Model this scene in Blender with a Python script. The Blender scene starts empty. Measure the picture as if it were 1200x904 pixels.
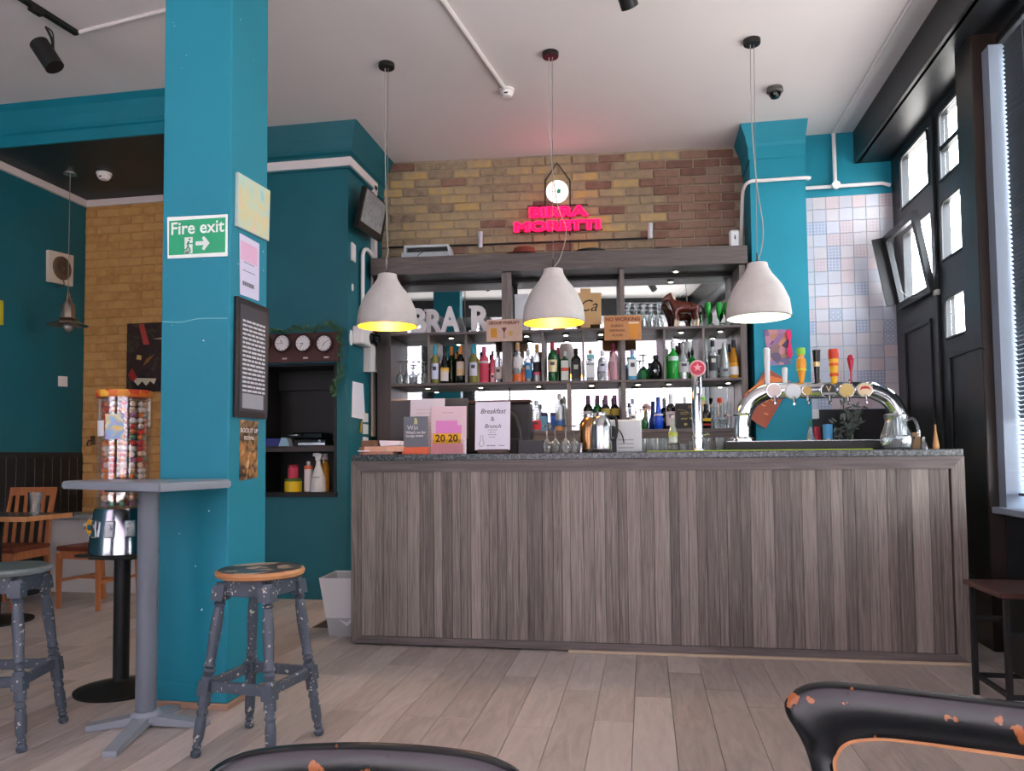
import bpy, bmesh, math, random
from mathutils import Vector, Matrix
random.seed(7)
SC = bpy.context.scene
COL = SC.collection
PI = math.pi
R = math.radians
# ------------------------------------------------------------------ camera
EYE = 1.12
YAW, PITCH, ROLL = R(9.8), R(2.77), R(0.56)
F, PX, PY = 900.0, 600.0, 491.0          # focal length and optical axis in pixels of the 1200x904 frame
fw = Vector((-math.sin(YAW)*math.cos(PITCH), math.cos(YAW)*math.cos(PITCH), math.sin(PITCH)))
rt = fw.cross(Vector((0, 0, 1))).normalized(); up = rt.cross(fw)
rt, up = rt*math.cos(ROLL)-up*math.sin(ROLL), up*math.cos(ROLL)+rt*math.sin(ROLL)
cd = bpy.data.cameras.new('camera'); cam = bpy.data.objects.new('camera', cd); COL.objects.link(cam)
m3 = Matrix((rt, up, -fw)).transposed()
cam.matrix_world = Matrix.Translation((0, 0, EYE)) @ m3.to_4x4()
cd.sensor_width = 36; cd.lens = 27.0; cd.shift_y = (PY-452)/1200; cd.clip_start = 0.02; cd.clip_end = 100
SC.camera = cam
def at(px, py, ax, v):
    """surveyed point: where the sight line of a pixel meets the plane X, Y or Z = v"""
    d = rt*((px-PX)/F)-up*((py-PY)/F)+fw
    i = 'XYZ'.index(ax); o = Vector((0, 0, EYE)); return o+d*((v-o[i])/d[i])
# frame of the back bar and brick wall, which stand a few degrees off the counter
BO = Vector((-2.25, 6.594, 0)); BA = R(4.37)
EU = Vector((math.cos(BA), math.sin(BA), 0)); EV = Vector((-math.sin(BA), math.cos(BA), 0))
def W(u, v, z): return BO+EU*u+EV*v+Vector((0, 0, z))
def atb(px, py, v):
    d = rt*((px-PX)/F)-up*((py-PY)/F)+fw; o = Vector((0, 0, EYE))-BO
    t = (v-o.dot(EV))/d.dot(EV); p = o+d*t
    return p.dot(EU), p.z
# ------------------------------------------------------------------ world, daylight, exposure
H = 3.8
w = bpy.data.worlds.new('world'); SC.world = w; w.use_nodes = True
nt = w.node_tree; nt.nodes.clear()
wo = nt.nodes.new('ShaderNodeOutputWorld'); bg = nt.nodes.new('ShaderNodeBackground')
tc = nt.nodes.new('ShaderNodeTexCoord'); sx = nt.nodes.new('ShaderNodeSeparateXYZ'); cr = nt.nodes.new('ShaderNodeValToRGB')
nt.links.new(tc.outputs['Generated'], sx.inputs[0]); nt.links.new(sx.outputs['Z'], cr.inputs[0])
e = cr.color_ramp.elements; e[0].position = 0.0; e[0].color = (.38, .37, .36, 1); e[1].position = .35; e[1].color = (.80, .90, 1, 1)
x_ = cr.color_ramp.elements.new(.06); x_.color = (.85, .88, .92, 1)
nt.links.new(cr.outputs[0], bg.inputs[0]); nt.links.new(bg.outputs[0], wo.inputs[0]); bg.inputs[1].default_value = 9.0
def portal(loc, rot, sx_, sy_):
    l = bpy.data.lights.new('daylight_portal', 'AREA'); l.shape = 'RECTANGLE'; l.size = sx_; l.size_y = sy_
    l.cycles.is_portal = True
    o = bpy.data.objects.new('daylight_portal', l); COL.objects.link(o); o.location = loc; o.rotation_euler = rot
portal((0.1, -0.93, 2.15), (R(90), 0, R(0)), 3.9, 2.8)
portal((-4.0, -0.93, 2.15), (R(90), 0, 0), 2.2, 2.8)
portal((2.3, 5.75, 2.7), (0, R(90), 0), 1.8, 1.7)
portal((2.3, 2.5, 2.15), (0, R(90), 0), 2.8, 4.3)
SC.view_settings.view_transform = 'Standard'; SC.view_settings.look = 'None'
SC.view_settings.exposure = 1.4; SC.view_settings.gamma = 1.0; SC.view_settings.use_curve_mapping = False
# ------------------------------------------------------------------ materials
def hexc(h):
    c = [int(h[i:i+2], 16)/255 for i in (0, 2, 4)]
    return tuple(x/12.92 if x <= .04045 else ((x+.055)/1.055)**2.4 for x in c)+(1,)
MC = {}
def newmat(name):
    m = bpy.data.materials.new(name); m.use_nodes = True
    return m, m.node_tree, m.node_tree.nodes['Principled BSDF']
def mat(col, rough=.5, metal=0, emit=0, trans=0, name=None, noise=0, nscale=8, bump=0, bscale=60, coat=0, ior=1.45, spec=.5, var=0):
    key = (col, rough, metal, emit, trans, noise, nscale, bump, bscale, coat, ior, spec, var)
    if key in MC: return MC[key]
    m, nt, b = newmat(name or 'paint_'+col)
    c = hexc(col); b.inputs['Base Color'].default_value = c; b.inputs['Roughness'].default_value = rough
    b.inputs['Metallic'].default_value = metal; b.inputs['Transmission Weight'].default_value = trans
    b.inputs['IOR'].default_value = ior; b.inputs['Coat Weight'].default_value = coat
    b.inputs['Specular IOR Level'].default_value = spec
    if emit: b.inputs['Emission Color'].default_value = c; b.inputs['Emission Strength'].default_value = emit
    if noise or bump or var:
        tcn = nt.nodes.new('ShaderNodeTexCoord'); n = nt.nodes.new('ShaderNodeTexNoise'); n.inputs['Scale'].default_value = nscale; n.inputs['Detail'].default_value = 6
        oi = nt.nodes.new('ShaderNodeObjectInfo'); ad = nt.nodes.new('ShaderNodeVectorMath'); ad.operation = 'ADD'
        nt.links.new(tcn.outputs['Object'], ad.inputs[0]); nt.links.new(oi.outputs['Location'], ad.inputs[1]); nt.links.new(ad.outputs[0], n.inputs[0])
        hs = nt.nodes.new('ShaderNodeHueSaturation'); hs.inputs['Color'].default_value = c
        mr = nt.nodes.new('ShaderNodeMapRange'); mr.inputs[3].default_value = 1-noise; mr.inputs[4].default_value = 1+noise; mr.inputs[1].default_value = .3; mr.inputs[2].default_value = .7
        nt.links.new(n.outputs[0], mr.inputs[0])
        mu = nt.nodes.new('ShaderNodeMath'); mu.operation = 'MULTIPLY'; mv = nt.nodes.new('ShaderNodeMapRange'); mv.inputs[3].default_value = 1-var; mv.inputs[4].default_value = 1+var
        nt.links.new(oi.outputs['Random'], mv.inputs[0]); nt.links.new(mr.outputs[0], mu.inputs[0]); nt.links.new(mv.outputs[0], mu.inputs[1])
        nt.links.new(mu.outputs[0], hs.inputs['Value']); nt.links.new(hs.outputs[0], b.inputs['Base Color'])
        if bump:
            n2 = nt.nodes.new('ShaderNodeTexNoise'); n2.inputs['Scale'].default_value = bscale; n2.inputs['Detail'].default_value = 5
            nt.links.new(ad.outputs[0], n2.inputs[0]); bp = nt.nodes.new('ShaderNodeBump'); bp.inputs[0].default_value = bump; bp.inputs[1].default_value = .01
            nt.links.new(n2.outputs[0], bp.inputs['Height']); nt.links.new(bp.outputs[0], b.inputs['Normal'])
    MC[key] = m; return m
def ramp_mat(name, stops, scale=(1, 1, 1), nscale=4, detail=8, rough=.6, bump=.2, obj_var=.5, dist=0, stops2=None, coat=0, metal=0):
    """noise through a colour ramp, stretched by scale, shifted for each object; stops2 = chips over it"""
    m, nt, b = newmat(name); L = nt.links.new
    tcn = nt.nodes.new('ShaderNodeTexCoord'); oi = nt.nodes.new('ShaderNodeObjectInfo')
    ad = nt.nodes.new('ShaderNodeVectorMath'); ad.operation = 'ADD'; L(tcn.outputs['Object'], ad.inputs[0])
    sc = nt.nodes.new('ShaderNodeVectorMath'); sc.operation = 'SCALE'; sc.inputs[3].default_value = 7.3
    L(oi.outputs['Location'], sc.inputs[0]); L(sc.outputs[0], ad.inputs[1])
    mp = nt.nodes.new('ShaderNodeMapping'); mp.inputs['Scale'].default_value = scale; L(ad.outputs[0], mp.inputs[0])
    n = nt.nodes.new('ShaderNodeTexNoise'); n.inputs['Scale'].default_value = nscale; n.inputs['Detail'].default_value = detail; n.inputs['Distortion'].default_value = dist
    L(mp.outputs[0], n.inputs[0])
    # value = noise*(1-ov) + random*ov
    mx = nt.nodes.new('ShaderNodeMix'); mx.inputs[0].default_value = obj_var; L(n.outputs[0], mx.inputs[2]); L(oi.outputs['Random'], mx.inputs[3])
    rp = nt.nodes.new('ShaderNodeValToRGB'); el = rp.color_ramp.elements
    for i, (p, c) in enumerate(stops):
        q = el[i] if i < 2 else el.new(p)
        q.position = p; q.color = hexc(c)
    L(mx.outputs[0], rp.inputs[0]); out = rp.outputs[0]
    if stops2:
        cs, th, ccol = stops2
        n3 = nt.nodes.new('ShaderNodeTexNoise'); n3.inputs['Scale'].default_value = cs; n3.inputs['Detail'].default_value = 4; L(ad.outputs[0], n3.inputs[0])
        mr = nt.nodes.new('ShaderNodeMapRange'); mr.inputs[1].default_value = th; mr.inputs[2].default_value = th+.02; L(n3.outputs[0], mr.inputs[0])
        mc = nt.nodes.new('ShaderNodeMix'); mc.data_type = 'RGBA'; L(mr.outputs[0], mc.inputs[0]); L(out, mc.inputs[6]); mc.inputs[7].default_value = hexc(ccol); out = mc.outputs[2]
    L(out, b.inputs['Base Color']); b.inputs['Roughness'].default_value = rough; b.inputs['Coat Weight'].default_value = coat; b.inputs['Metallic'].default_value = metal
    if bump:
        bp = nt.nodes.new('ShaderNodeBump'); bp.inputs[0].default_value = bump; bp.inputs[1].default_value = .004; L(n.outputs[0], bp.inputs['Height']); L(bp.outputs[0], b.inputs['Normal'])
    return m
def pane_mat(name, tint='ffffff', gloss=.1):
    m = bpy.data.materials.new(name); m.use_nodes = True; nt = m.node_tree; nt.nodes.clear()
    o = nt.nodes.new('ShaderNodeOutputMaterial'); a = nt.nodes.new('ShaderNodeBsdfTransparent'); g = nt.nodes.new('ShaderNodeBsdfGlossy'); x = nt.nodes.new('ShaderNodeMixShader')
    a.inputs[0].default_value = hexc(tint); g.inputs['Roughness'].default_value = .03; x.inputs[0].default_value = gloss
    nt.links.new(a.outputs[0], x.inputs[1]); nt.links.new(g.outputs[0], x.inputs[2]); nt.links.new(x.outputs[0], o.inputs[0]); return m
def glass_mat(name, tint, body=.25):
    """thin vessel glass: fresnel gloss over a tinted see-through body with a little diffuse"""
    m = bpy.data.materials.new(name); m.use_nodes = True; nt = m.node_tree; nt.nodes.clear()
    o = nt.nodes.new('ShaderNodeOutputMaterial'); a = nt.nodes.new('ShaderNodeBsdfTransparent'); g = nt.nodes.new('ShaderNodeBsdfGlossy')
    d = nt.nodes.new('ShaderNodeBsdfDiffuse'); x = nt.nodes.new('ShaderNodeMixShader'); x2 = nt.nodes.new('ShaderNodeMixShader'); lw = nt.nodes.new('ShaderNodeLayerWeight')
    lw.inputs[0].default_value = .45; a.inputs[0].default_value = hexc(tint); d.inputs[0].default_value = hexc(tint); g.inputs['Roughness'].default_value = .06
    x2.inputs[0].default_value = body
    nt.links.new(a.outputs[0], x2.inputs[1]); nt.links.new(d.outputs[0], x2.inputs[2])
    nt.links.new(lw.outputs['Facing'], x.inputs[0]); nt.links.new(x2.outputs[0], x.inputs[1]); nt.links.new(g.outputs[0], x.inputs[2]); nt.links.new(x.outputs[0], o.inputs[0]); return m
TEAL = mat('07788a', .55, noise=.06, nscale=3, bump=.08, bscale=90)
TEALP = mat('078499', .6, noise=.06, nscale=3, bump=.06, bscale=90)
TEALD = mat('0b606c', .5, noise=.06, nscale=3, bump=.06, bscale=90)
DARKSOF = mat('1c2b2e', .5)
CEIL = mat('ddd6d4', .8, noise=.02, nscale=1.5)
WHITE = mat('e6e0de', .45); WHITEG = mat('d8dcdc', .35); PAPER = mat('e9e6f0', .7); BLACKM = mat('141516', .45); BLACKG = mat('0c0c0e', .15)
DOORB = mat('26282a', .38, noise=.15, nscale=5, bump=.1, bscale=30)
CHROME = mat('d9dcdf', .09, metal=1); STEEL = mat('b9bcbf', .25, metal=1)
MIRROR = mat('e9efee', .015, metal=1, name='mirror_silver')
PLANK = ramp_mat('floor_oak', [(.0, '81766d'), (.35, 'a69b92'), (.6, 'bcb1a8'), (1, 'cfc6be')], scale=(8, 1.3, 1), nscale=2.6, rough=.45, bump=.10, obj_var=.36, dist=1.4)
BOARD = ramp_mat('counter_board', [(.22, '433c36'), (.42, '6a6159'), (.58, '897f76'), (.8, 'a69d92')], scale=(60, 60, 1.7), nscale=2.0, rough=.5, bump=.2, obj_var=.26, dist=1.0)
BOARDH = ramp_mat('counter_rail', [(.0, '3f3835'), (.35, '5c5450'), (.7, '776d69'), (1, '8c827d')], scale=(1.3, 26, 26), nscale=1.8, rough=.55, bump=.15, obj_var=.1, dist=1.2)
SHELFW = ramp_mat('back_bar_wood', [(.0, '352e2c'), (.4, '544b48'), (.7, '6b605c'), (1, '857a76')], scale=(1.4, 20, 20), nscale=2, rough=.5, bump=.12, obj_var=.1, dist=1)
SHELFV = ramp_mat('back_bar_upright', [(.0, '453c39'), (.4, '655b57'), (.7, '7f746f'), (1, '958a85')], scale=(20, 20, 1.4), nscale=2, rough=.5, bump=.12, obj_var=.1, dist=1)
SHELFD = ramp_mat('back_bar_dark', [(.0, '201a18'), (.5, '38302d'), (1, '4a403c')], scale=(20, 20, 1.4), nscale=2, rough=.5, bump=.12, obj_var=.1)
GRANITE = ramp_mat('granite', [(.0, '1d2022'), (.45, '3d4345'), (.6, '5e6668'), (1, '8c9496')], nscale=90, detail=4, rough=.25, bump=0, obj_var=0)
BRICKA = ramp_mat('brick_stock', [(.15, '6b5c4e'), (.38, '948269'), (.55, 'a3906f'), (.75, 'b99a5f'), (.9, 'a09485')], nscale=14, rough=.85, bump=1, obj_var=.4)
BRICKR = ramp_mat('brick_red', [(.15, '57433c'), (.38, '775548'), (.6, '8a6b5a'), (.9, '85756a')], nscale=14, rough=.85, bump=1, obj_var=.45)
BRICKY = ramp_mat('brick_yellow', [(.2, 'a0713c'), (.45, 'bd8c50'), (.6, 'c8995b'), (.85, 'b98f60')], nscale=12, rough=.85, bump=.8, obj_var=.25)
MORTAR = mat('998b77', .95, noise=.15, nscale=30, bump=.5); MORTARY = mat('b5884f', .95, noise=.12, nscale=30, bump=.5)
STOOLP = ramp_mat('stool_grey_paint', [(.0, '3a424c'), (1, '525b66')], nscale=6, rough=.42, bump=.05, obj_var=.1, stops2=(60, .64, 'c9c2b4'))
STOOLS = ramp_mat('stool_worn_seat', [(.0, '1c2024'), (.48, '3c464b'), (.56, '2b2e30'), (1, '56666b')], nscale=7, rough=.4, bump=.2, obj_var=0, stops2=(15, .54, 'b09c84'))
SEATG = ramp_mat('seat_grey_green', [(.0, '4a5656'), (1, '66736f')], nscale=5, rough=.4, bump=.05, obj_var=0)
RIM = ramp_mat('bare_wood_rim', [(.0, '8e5a33'), (.5, 'bb8253'), (1, 'd2a274')], nscale=9, rough=.5, bump=.1, obj_var=0)
TABLEG = mat('8d949b', .35, noise=.05, nscale=6); OAKC = ramp_mat('chair_beech', [(.0, '8a4f2b'), (.5, 'a9683e'), (1, 'bd7d50')], scale=(8, 8, 1), nscale=5, rough=.42, bump=.05, obj_var=.1)
SEATB = mat('6a3324', .4, noise=.08); BLACKW = ramp_mat('worn_black_lacquer', [(.0, '0d0e10'), (.8, '16181b'), (1, '20242a')], nscale=5, rough=.22, bump=.12, obj_var=0, stops2=(30, .645, '9a5a30'))
GOLDIN = mat('f0b428', .5); CONC = mat('c9c3bd', .75, noise=.05, nscale=14, bump=.15)
CLEAR = glass_mat('clear_glass', 'f4f8f8', .06); GREENG = glass_mat('green_glass', '2f9d4f', .35)
PANE = pane_mat('window_pane')
# ------------------------------------------------------------------ mesh helpers
class B:
    def __init__(s): s.bm = bmesh.new()
    def bx(s, x0, x1, y0, y1, z0, z1, bev=0, M=None, mi=0):
        n0 = len(s.bm.verts)
        r = bmesh.ops.create_cube(s.bm, size=1, matrix=Matrix.Translation(((x0+x1)/2, (y0+y1)/2, (z0+z1)/2)) @ Matrix.Diagonal((abs(x1-x0), abs(y1-y0), abs(z1-z0), 1)))
        vs = r['verts']
        if bev:
            es = list({e for v in vs for e in v.link_edges})
            rr = bmesh.ops.bevel(s.bm, geom=es, offset=bev, segments=1, affect='EDGES')
            vs = list({v for f in rr['faces'] for v in f.verts} | {v for v in vs if v.is_valid})
        if mi:
            for f in {f for v in vs for f in v.link_faces}: f.material_index = mi
        if M is not None: bmesh.ops.transform(s.bm, matrix=M, verts=vs)
        return s
    def rings(s, rs, capa=True, capb=True, closed=False, mi=0):
        n = len(rs[0]); V = [[s.bm.verts.new(p) for p in r] for r in rs]
        k = len(V)
        for i in range(k if closed else k-1):
            a, b = V[i], V[(i+1) % k]
            for j in range(n):
                f = s.bm.faces.new((a[j], a[(j+1) % n], b[(j+1) % n], b[j])); f.material_index = mi
        if not closed:
            if capa: s.bm.faces.new(V[0][::-1]).material_index = mi
            if capb: s.bm.faces.new(V[-1]).material_index = mi
        return s
    def lathe(s, prof, seg=16, M=None, c=(0, 0), closed=False, mi=0, capa=True):
        rs = []
        for r, z in prof:
            r = max(r, 1e-4); rs.append([Vector((c[0]+r*math.cos(2*PI*j/seg), c[1]+r*math.sin(2*PI*j/seg), z)) for j in range(seg)])
        if M is not None: rs = [[M @ p for p in r] for r in rs]
        return s.rings(rs, capa=capa, closed=closed, mi=mi)
    def cyl(s, p0, p1, r0, r1=None, seg=10, mi=0):
        p0, p1 = Vector(p0), Vector(p1); r1 = r0 if r1 is None else r1
        q = (p1-p0).to_track_quat('Z', 'Y').to_matrix().to_4x4(); M = Matrix.Translation(p0) @ q
        return s.lathe([(r0, 0), (r1, (p1-p0).length)], seg, M, mi=mi)
    def rod(s, p0, p1, prof, seg=14):
        """turned profile [(r, t 0..1)] laid from p0 to p1"""
        p0, p1 = Vector(p0), Vector(p1); l = (p1-p0).length
        M = Matrix.Translation(p0) @ (p1-p0).to_track_quat('Z', 'Y').to_matrix().to_4x4()
        return s.lathe([(r, t*l) for r, t in prof], seg, M)
    def tube(s, pts, r, seg=8, smooth=0, mi=0):
        pts = [Vector(p) for p in pts]
        if smooth: pts = crom(pts, smooth)
        rs = []; ref = Vector((0, 0, 1))
        for i, p in enumerate(pts):
            t = (pts[min(i+1, len(pts)-1)]-pts[max(i-1, 0)]).normalized()
            if i == 0:
                a = t.cross(ref)
                if a.length < .05: a = t.cross(Vector((1, 0, 0)))
            else: a = a-t*a.dot(t)
            a.normalize(); b = t.cross(a); rr = r[min(i, len(r)-1)] if isinstance(r, (list, tuple)) else r
            rs.append([p+a*rr*math.cos(2*PI*j/seg)+b*rr*math.sin(2*PI*j/seg) for j in range(seg)])
        return s.rings(rs, mi=mi)
    def poly(s, pts, y0, y1, M=None, mi=0):
        """outline in x,z extruded along y"""
        a = [Vector((x, y0, z)) for x, z in pts]; b = [Vector((x, y1, z)) for x, z in pts]
        if M is not None: a = [M @ p for p in a]; b = [M @ p for p in b]
        return s.rings([a, b], mi=mi)
    def slab(s, pts, z0, z1):
        return s.rings([[Vector((x, y, z0)) for x, y in pts], [Vector((x, y, z1)) for x, y in pts]])
    def sph(s, c, r, seg=12, sz=1, mi=0):
        n = max(4, seg//2)
        return s.lathe([(r*math.sin(PI*i/n), c[2]+sz*r*-math.cos(PI*i/n)) for i in range(n+1)], seg, c=(c[0], c[1]), mi=mi)
def crom(P, n):
    out = []
    for i in range(len(P)-1):
        a, b, c, d = P[max(i-1, 0)], P[i], P[i+1], P[min(i+2, len(P)-1)]
        for k in range(n):
            t = k/n; out.append(.5*((2*b)+(c-a)*t+(2*a-5*b+4*c-d)*t*t+(3*b-a-3*c+d)*t**3))
    return out+[P[-1]]
def mesh(name, b, m, smooth=True, ang=35):
    bmesh.ops.recalc_face_normals(b.bm, faces=b.bm.faces)
    me = bpy.data.meshes.new(name); b.bm.to_mesh(me); b.bm.free()
    for k in (m if isinstance(m, (list, tuple)) else [m]): me.materials.append(k)
    if smooth:
        me.shade_smooth(); me.set_sharp_from_angle(angle=R(ang))
    return me
def ob(name, b, m, parent=None, loc=(0, 0, 0), rot=(0, 0, 0), smooth=True, label=None, ang=35, kind=None):
    me = b if isinstance(b, bpy.types.Mesh) else mesh(name, b, m, smooth, ang)
    o = bpy.data.objects.new(name, me); COL.objects.link(o); o.location = loc; o.rotation_euler = rot
    if parent: o.parent = parent
    if label: o['label'] = label
    if kind: o['kind'] = kind
    return o
def tag(o, label, cat, group=None):
    o['label'] = label; o['category'] = cat
    if group: o['group'] = group
    return o
def thing(name, label, cat, loc=(0, 0, 0), rz=0, group=None, rot=None):
    o = bpy.data.objects.new(name, None); COL.objects.link(o); o.location = loc; o.rotation_euler = rot or (0, 0, rz); o.empty_display_size = .05
    return tag(o, label, cat, group)
def struct(name, b, m, parent=None, loc=(0, 0, 0), rot=(0, 0, 0), smooth=False, label=None):
    o = ob(name, b, m, parent, loc, rot, smooth)
    if not parent: o['kind'] = 'structure'
    if label: o['label'] = label
    return o
def text(body, size, m, parent, loc, rot=(PI/2, 0, 0), ext=.0005, align='CENTER', off=0, name='lettering', sx=1, tube=0, shear=0):
    c = bpy.data.curves.new(name, 'FONT'); c.body = body; c.size = size; c.extrude = ext; c.align_x = align; c.align_y = 'CENTER'; c.offset = off; c.shear = shear
    c.resolution_u = 3
    if tube: c.fill_mode = 'NONE'; c.bevel_depth = tube; c.extrude = 0; c.bevel_resolution = 1
    t = bpy.data.objects.new('t', c); COL.objects.link(t)
    me = bpy.data.meshes.new_from_object(t.evaluated_get(bpy.context.evaluated_depsgraph_get())); bpy.data.objects.remove(t); me.name = name
    me.materials.clear(); me.materials.append(m); o = bpy.data.objects.new(name, me); COL.objects.link(o); o.location = loc; o.rotation_euler = rot; o.scale = (sx, 1, 1)
    if parent: o.parent = parent
    return o
def copy_tree(o, parent=None):
    c = o.copy(); COL.objects.link(c)
    if parent: c.parent = parent
    for ch in o.children: copy_tree(ch, c)
    return c
# ================================================================== SETTING
# floor with single planks
fl = struct('floor', B().bx(-5.3, 2.3, -1, 7.1, -.12, -.012), mat('453c35', .8))
pm = {}
for L_ in (.75, 1.0, 1.25, 1.6):
    pm[L_] = mesh('plank', B().bx(-.0815, .0815, 0, L_-.003, -.012, 0, .0012), PLANK, smooth=False)
nP = 0; k = 0; x = -5.1
while x < 2.1:
    y = 2.75-random.random()*1.0; ymax = 6.35 if x < -2.2 else (4.6 if x < 1.62 else 6.6)
    if x < -3.3: y += 1.0
    while y < ymax and nP < 298:
        L_ = random.choice((.75, 1.0, 1.25, 1.25, 1.6)); o = bpy.data.objects.new('plank', pm[L_]); COL.objects.link(o); o.parent = fl; o.location = (x, y, 0); y += L_; nP += 1
    x += .165
ob('planks_under_furniture', B().bx(-5.25, 2.2, -.9, 1.7, -.012, -.002).bx(-5.25, -3.38, 1.7, 3.0, -.012, -.002).bx(-2.2, 1.6, 5.6, 6.6, -.012, -.002), PLANK, fl, kind='stuff')
struct('ceiling', B().bx(-5.3, 2.4, -1, 7.2, H, H+.1), CEIL)
# front wall behind the camera, with blinds that the bar mirror shows
b = B()
b.bx(-5.3, 2.4, -.85, -.7, 0, .72).bx(-5.3, 2.4, -.85, -.7, 3.5, H)
for x0, x1 in ((-5.3, -4.95), (-2.95, -1.95), (2.0, 2.4)): b.bx(x0, x1, -.85, -.7, .7, 3.5)
for x0 in (-.75, .65): b.bx(x0-.03, x0+.03, -.82, -.74, .7, 3.5)
wf = struct('wall_front', b, DOORB)
struct('trim_1', B().bx(-5.2, 2.0, .25, .3, 3.5, H).bx(-5.2, 2.0, -.7, .25, 3.5, 3.53), DOORB)   # beam over the window bay
BLW, nt_, b_ = newmat('white_vinyl_slat'); b_.inputs['Base Color'].default_value = hexc('efe6ec'); b_.inputs['Roughness'].default_value = .6
tl_ = nt_.nodes.new('ShaderNodeBsdfTranslucent'); tl_.inputs[0].default_value = hexc('efe2e8'); mx_ = nt_.nodes.new('ShaderNodeMixShader'); mx_.inputs[0].default_value = .45
nt_.links.new(b_.outputs[0], mx_.inputs[1]); nt_.links.new(tl_.outputs[0], mx_.inputs[2]); nt_.links.new(mx_.outputs[0], nt_.nodes['Material Output'].inputs[0])
b = B()
for i in range(52):
    z = .8+i*.052
    M = Matrix.Translation((0, -.62, z)) @ Matrix.Rotation(R(60), 4, 'X')
    b.bx(-1.9, 1.95, -.026, .026, -.001, .001, M=M); b.bx(-4.95, -2.95, -.026, .026, -.001, .001, M=M)
wb = ob('white_blind', b, BLW, smooth=False); wb['kind'] = 'stuff'; tag(wb, 'white slatted blinds over the front windows, seen in the bar mirror', 'blind')
# left wall with dado
LX = -5.06
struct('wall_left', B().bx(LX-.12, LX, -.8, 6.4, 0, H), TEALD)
dd = struct('trim_2', B().bx(LX, LX+.02, 4.3, 6.22, 1.14, 1.19).bx(LX, LX+.004, 4.3, 6.22, 0, 1.15), DOORB)
pmx = mesh('panel', B().bx(0, .012, -.0475, .0475, .1, 1.15, .003), mat('1d1f21', .4), smooth=False)
for i in range(19):
    o = bpy.data.objects.new('panel', pmx); COL.objects.link(o); o.parent = dd; o.location = (LX+.003, 4.45+i*.098, 0)
# left back wall, yellow brick
BYY = 6.24
wl = struct('wall_back_left', B().bx(LX-.1, -3.3, BYY, BYY+.15, 0, H), MORTARY)
bmY = [mesh('brick', B().bx(-.113, .113, -d, .02, -.034, .034, .004), BRICKY, smooth=False) for d in (.004, .006, .009)]
z = .66; r_ = 0
while z < 3.5:
    for i in range(6):
        xx = LX+.115+i*.236-(.118 if r_ % 2 else 0)
        if xx < LX+.1: xx = LX+.115; 
        o = bpy.data.objects.new('brick', random.choice(bmY)); COL.objects.link(o); o.parent = wl; o.location = (xx, BYY, z)
        if r_ % 2 and i == 0: o.scale = (.5, 1, 1); o.location.x = LX+.058
    z += .078; r_ += 1
struct('trim_3', B().bx(LX, -3.3, BYY-.03, BYY, 3.455, 3.515).bx(LX, LX+.03, 3, BYY, 3.455, 3.515), mat('ddd0cb', .5))
# lowered dark soffit and teal bulkhead
struct('trim_4', B().bx(LX, -3.3, 5.04, BYY, 3.52, H), DARKSOF)
b = B(); prof = [(0, 3.515), (.02, 3.515), (.02, 3.60), (.035, 3.61), (.035, 3.64), (.05, 3.70), (.08, 3.76), (.12, H), (0, H)]
b.rings([[Vector((LX, 5.04-o_, z)) for o_, z in prof], [Vector((-3.3, 5.04-o_, z)) for o_, z in prof]])
struct('trim_5', b, TEAL)
# niche block
NY, NX = 5.78, -2.32
nx0, nx1, nz0, nz1 = -3.10, -2.435, .845, 1.86
b = B().bx(-3.33, nx0, NY, NY+.15, 0, H).bx(nx1, NX, NY, NY+.15, 0, H).bx(nx0, nx1, NY, NY+.15, 0, nz0-.02).bx(nx0, nx1, NY, NY+.15, nz1+.01, H).bx(NX-.15, NX, NY+.15, 6.75, 0, H).bx(-3.33, -3.2, NY+.15, 6.75, 0, H)
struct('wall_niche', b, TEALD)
b = B().bx(nx0-.0, nx1, NY+.42, NY+.44, nz0, nz1).bx(nx0-.02, nx0, NY-.005, NY+.44, nz0, nz1).bx(nx1, nx1+.02, NY-.012, NY+.44, nz0, nz1).bx(nx0, nx1+.02, NY, NY+.44, nz1, nz1+.02).bx(nx0, nx1+.03, NY-.03, NY+.44, nz0-.035, nz0)
b.bx(nx0, nx1, NY+.38, NY+.42, nz1-.16, nz1)
ns = struct('trim_6', b, mat('121011', .5))
ns['label'] = 'black lined recess in the teal wall with one inner shelf'
zs = at(340, 523, 'Y', NY+.02).z
ob('shelf', B().bx(nx0, nx1, NY+.01, NY+.42, zs-.045, zs-.01).bx(nx0, nx1, NY-.002, NY+.42, zs-.01, zs, .002), [mat('3a3230', .4)], ns, smooth=False)
prof = [(0, 3.45), (.02, 3.45), (.025, 3.56), (.045, 3.575), (.045, 3.6), (.06, 3.68), (.09, 3.75), (.11, H), (0, H)]
b = B().rings([[Vector((x_+dx*o_, y_+dy*o_, z)) for o_, z in prof] for x_, y_, dx, dy in ((-3.33, NY, 0, -1), (NX, NY, 1, -1), (NX, 6.7, 1, 0))])
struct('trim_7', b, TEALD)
zt = at(380, 191, 'Y', NY-.03).z
prof = [(0, zt-.035), (.035, zt-.035), (.035, zt+.035), (0, zt+.035)]
b = B().rings([[Vector((x_+dx*o_, y_+dy*o_, z)) for o_, z in prof] for x_, y_, dx, dy in ((-3.33, NY, 0, -1), (NX, NY, 1, -1), (NX, 6.38, 1, 0))])
b.bx(NX, NX+.035, 6.30, 6.37, 2.78, zt)
struct('trim_8', b, mat('e4dcda', .45), label='white square trunking running round the teal chimney breast')
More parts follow.
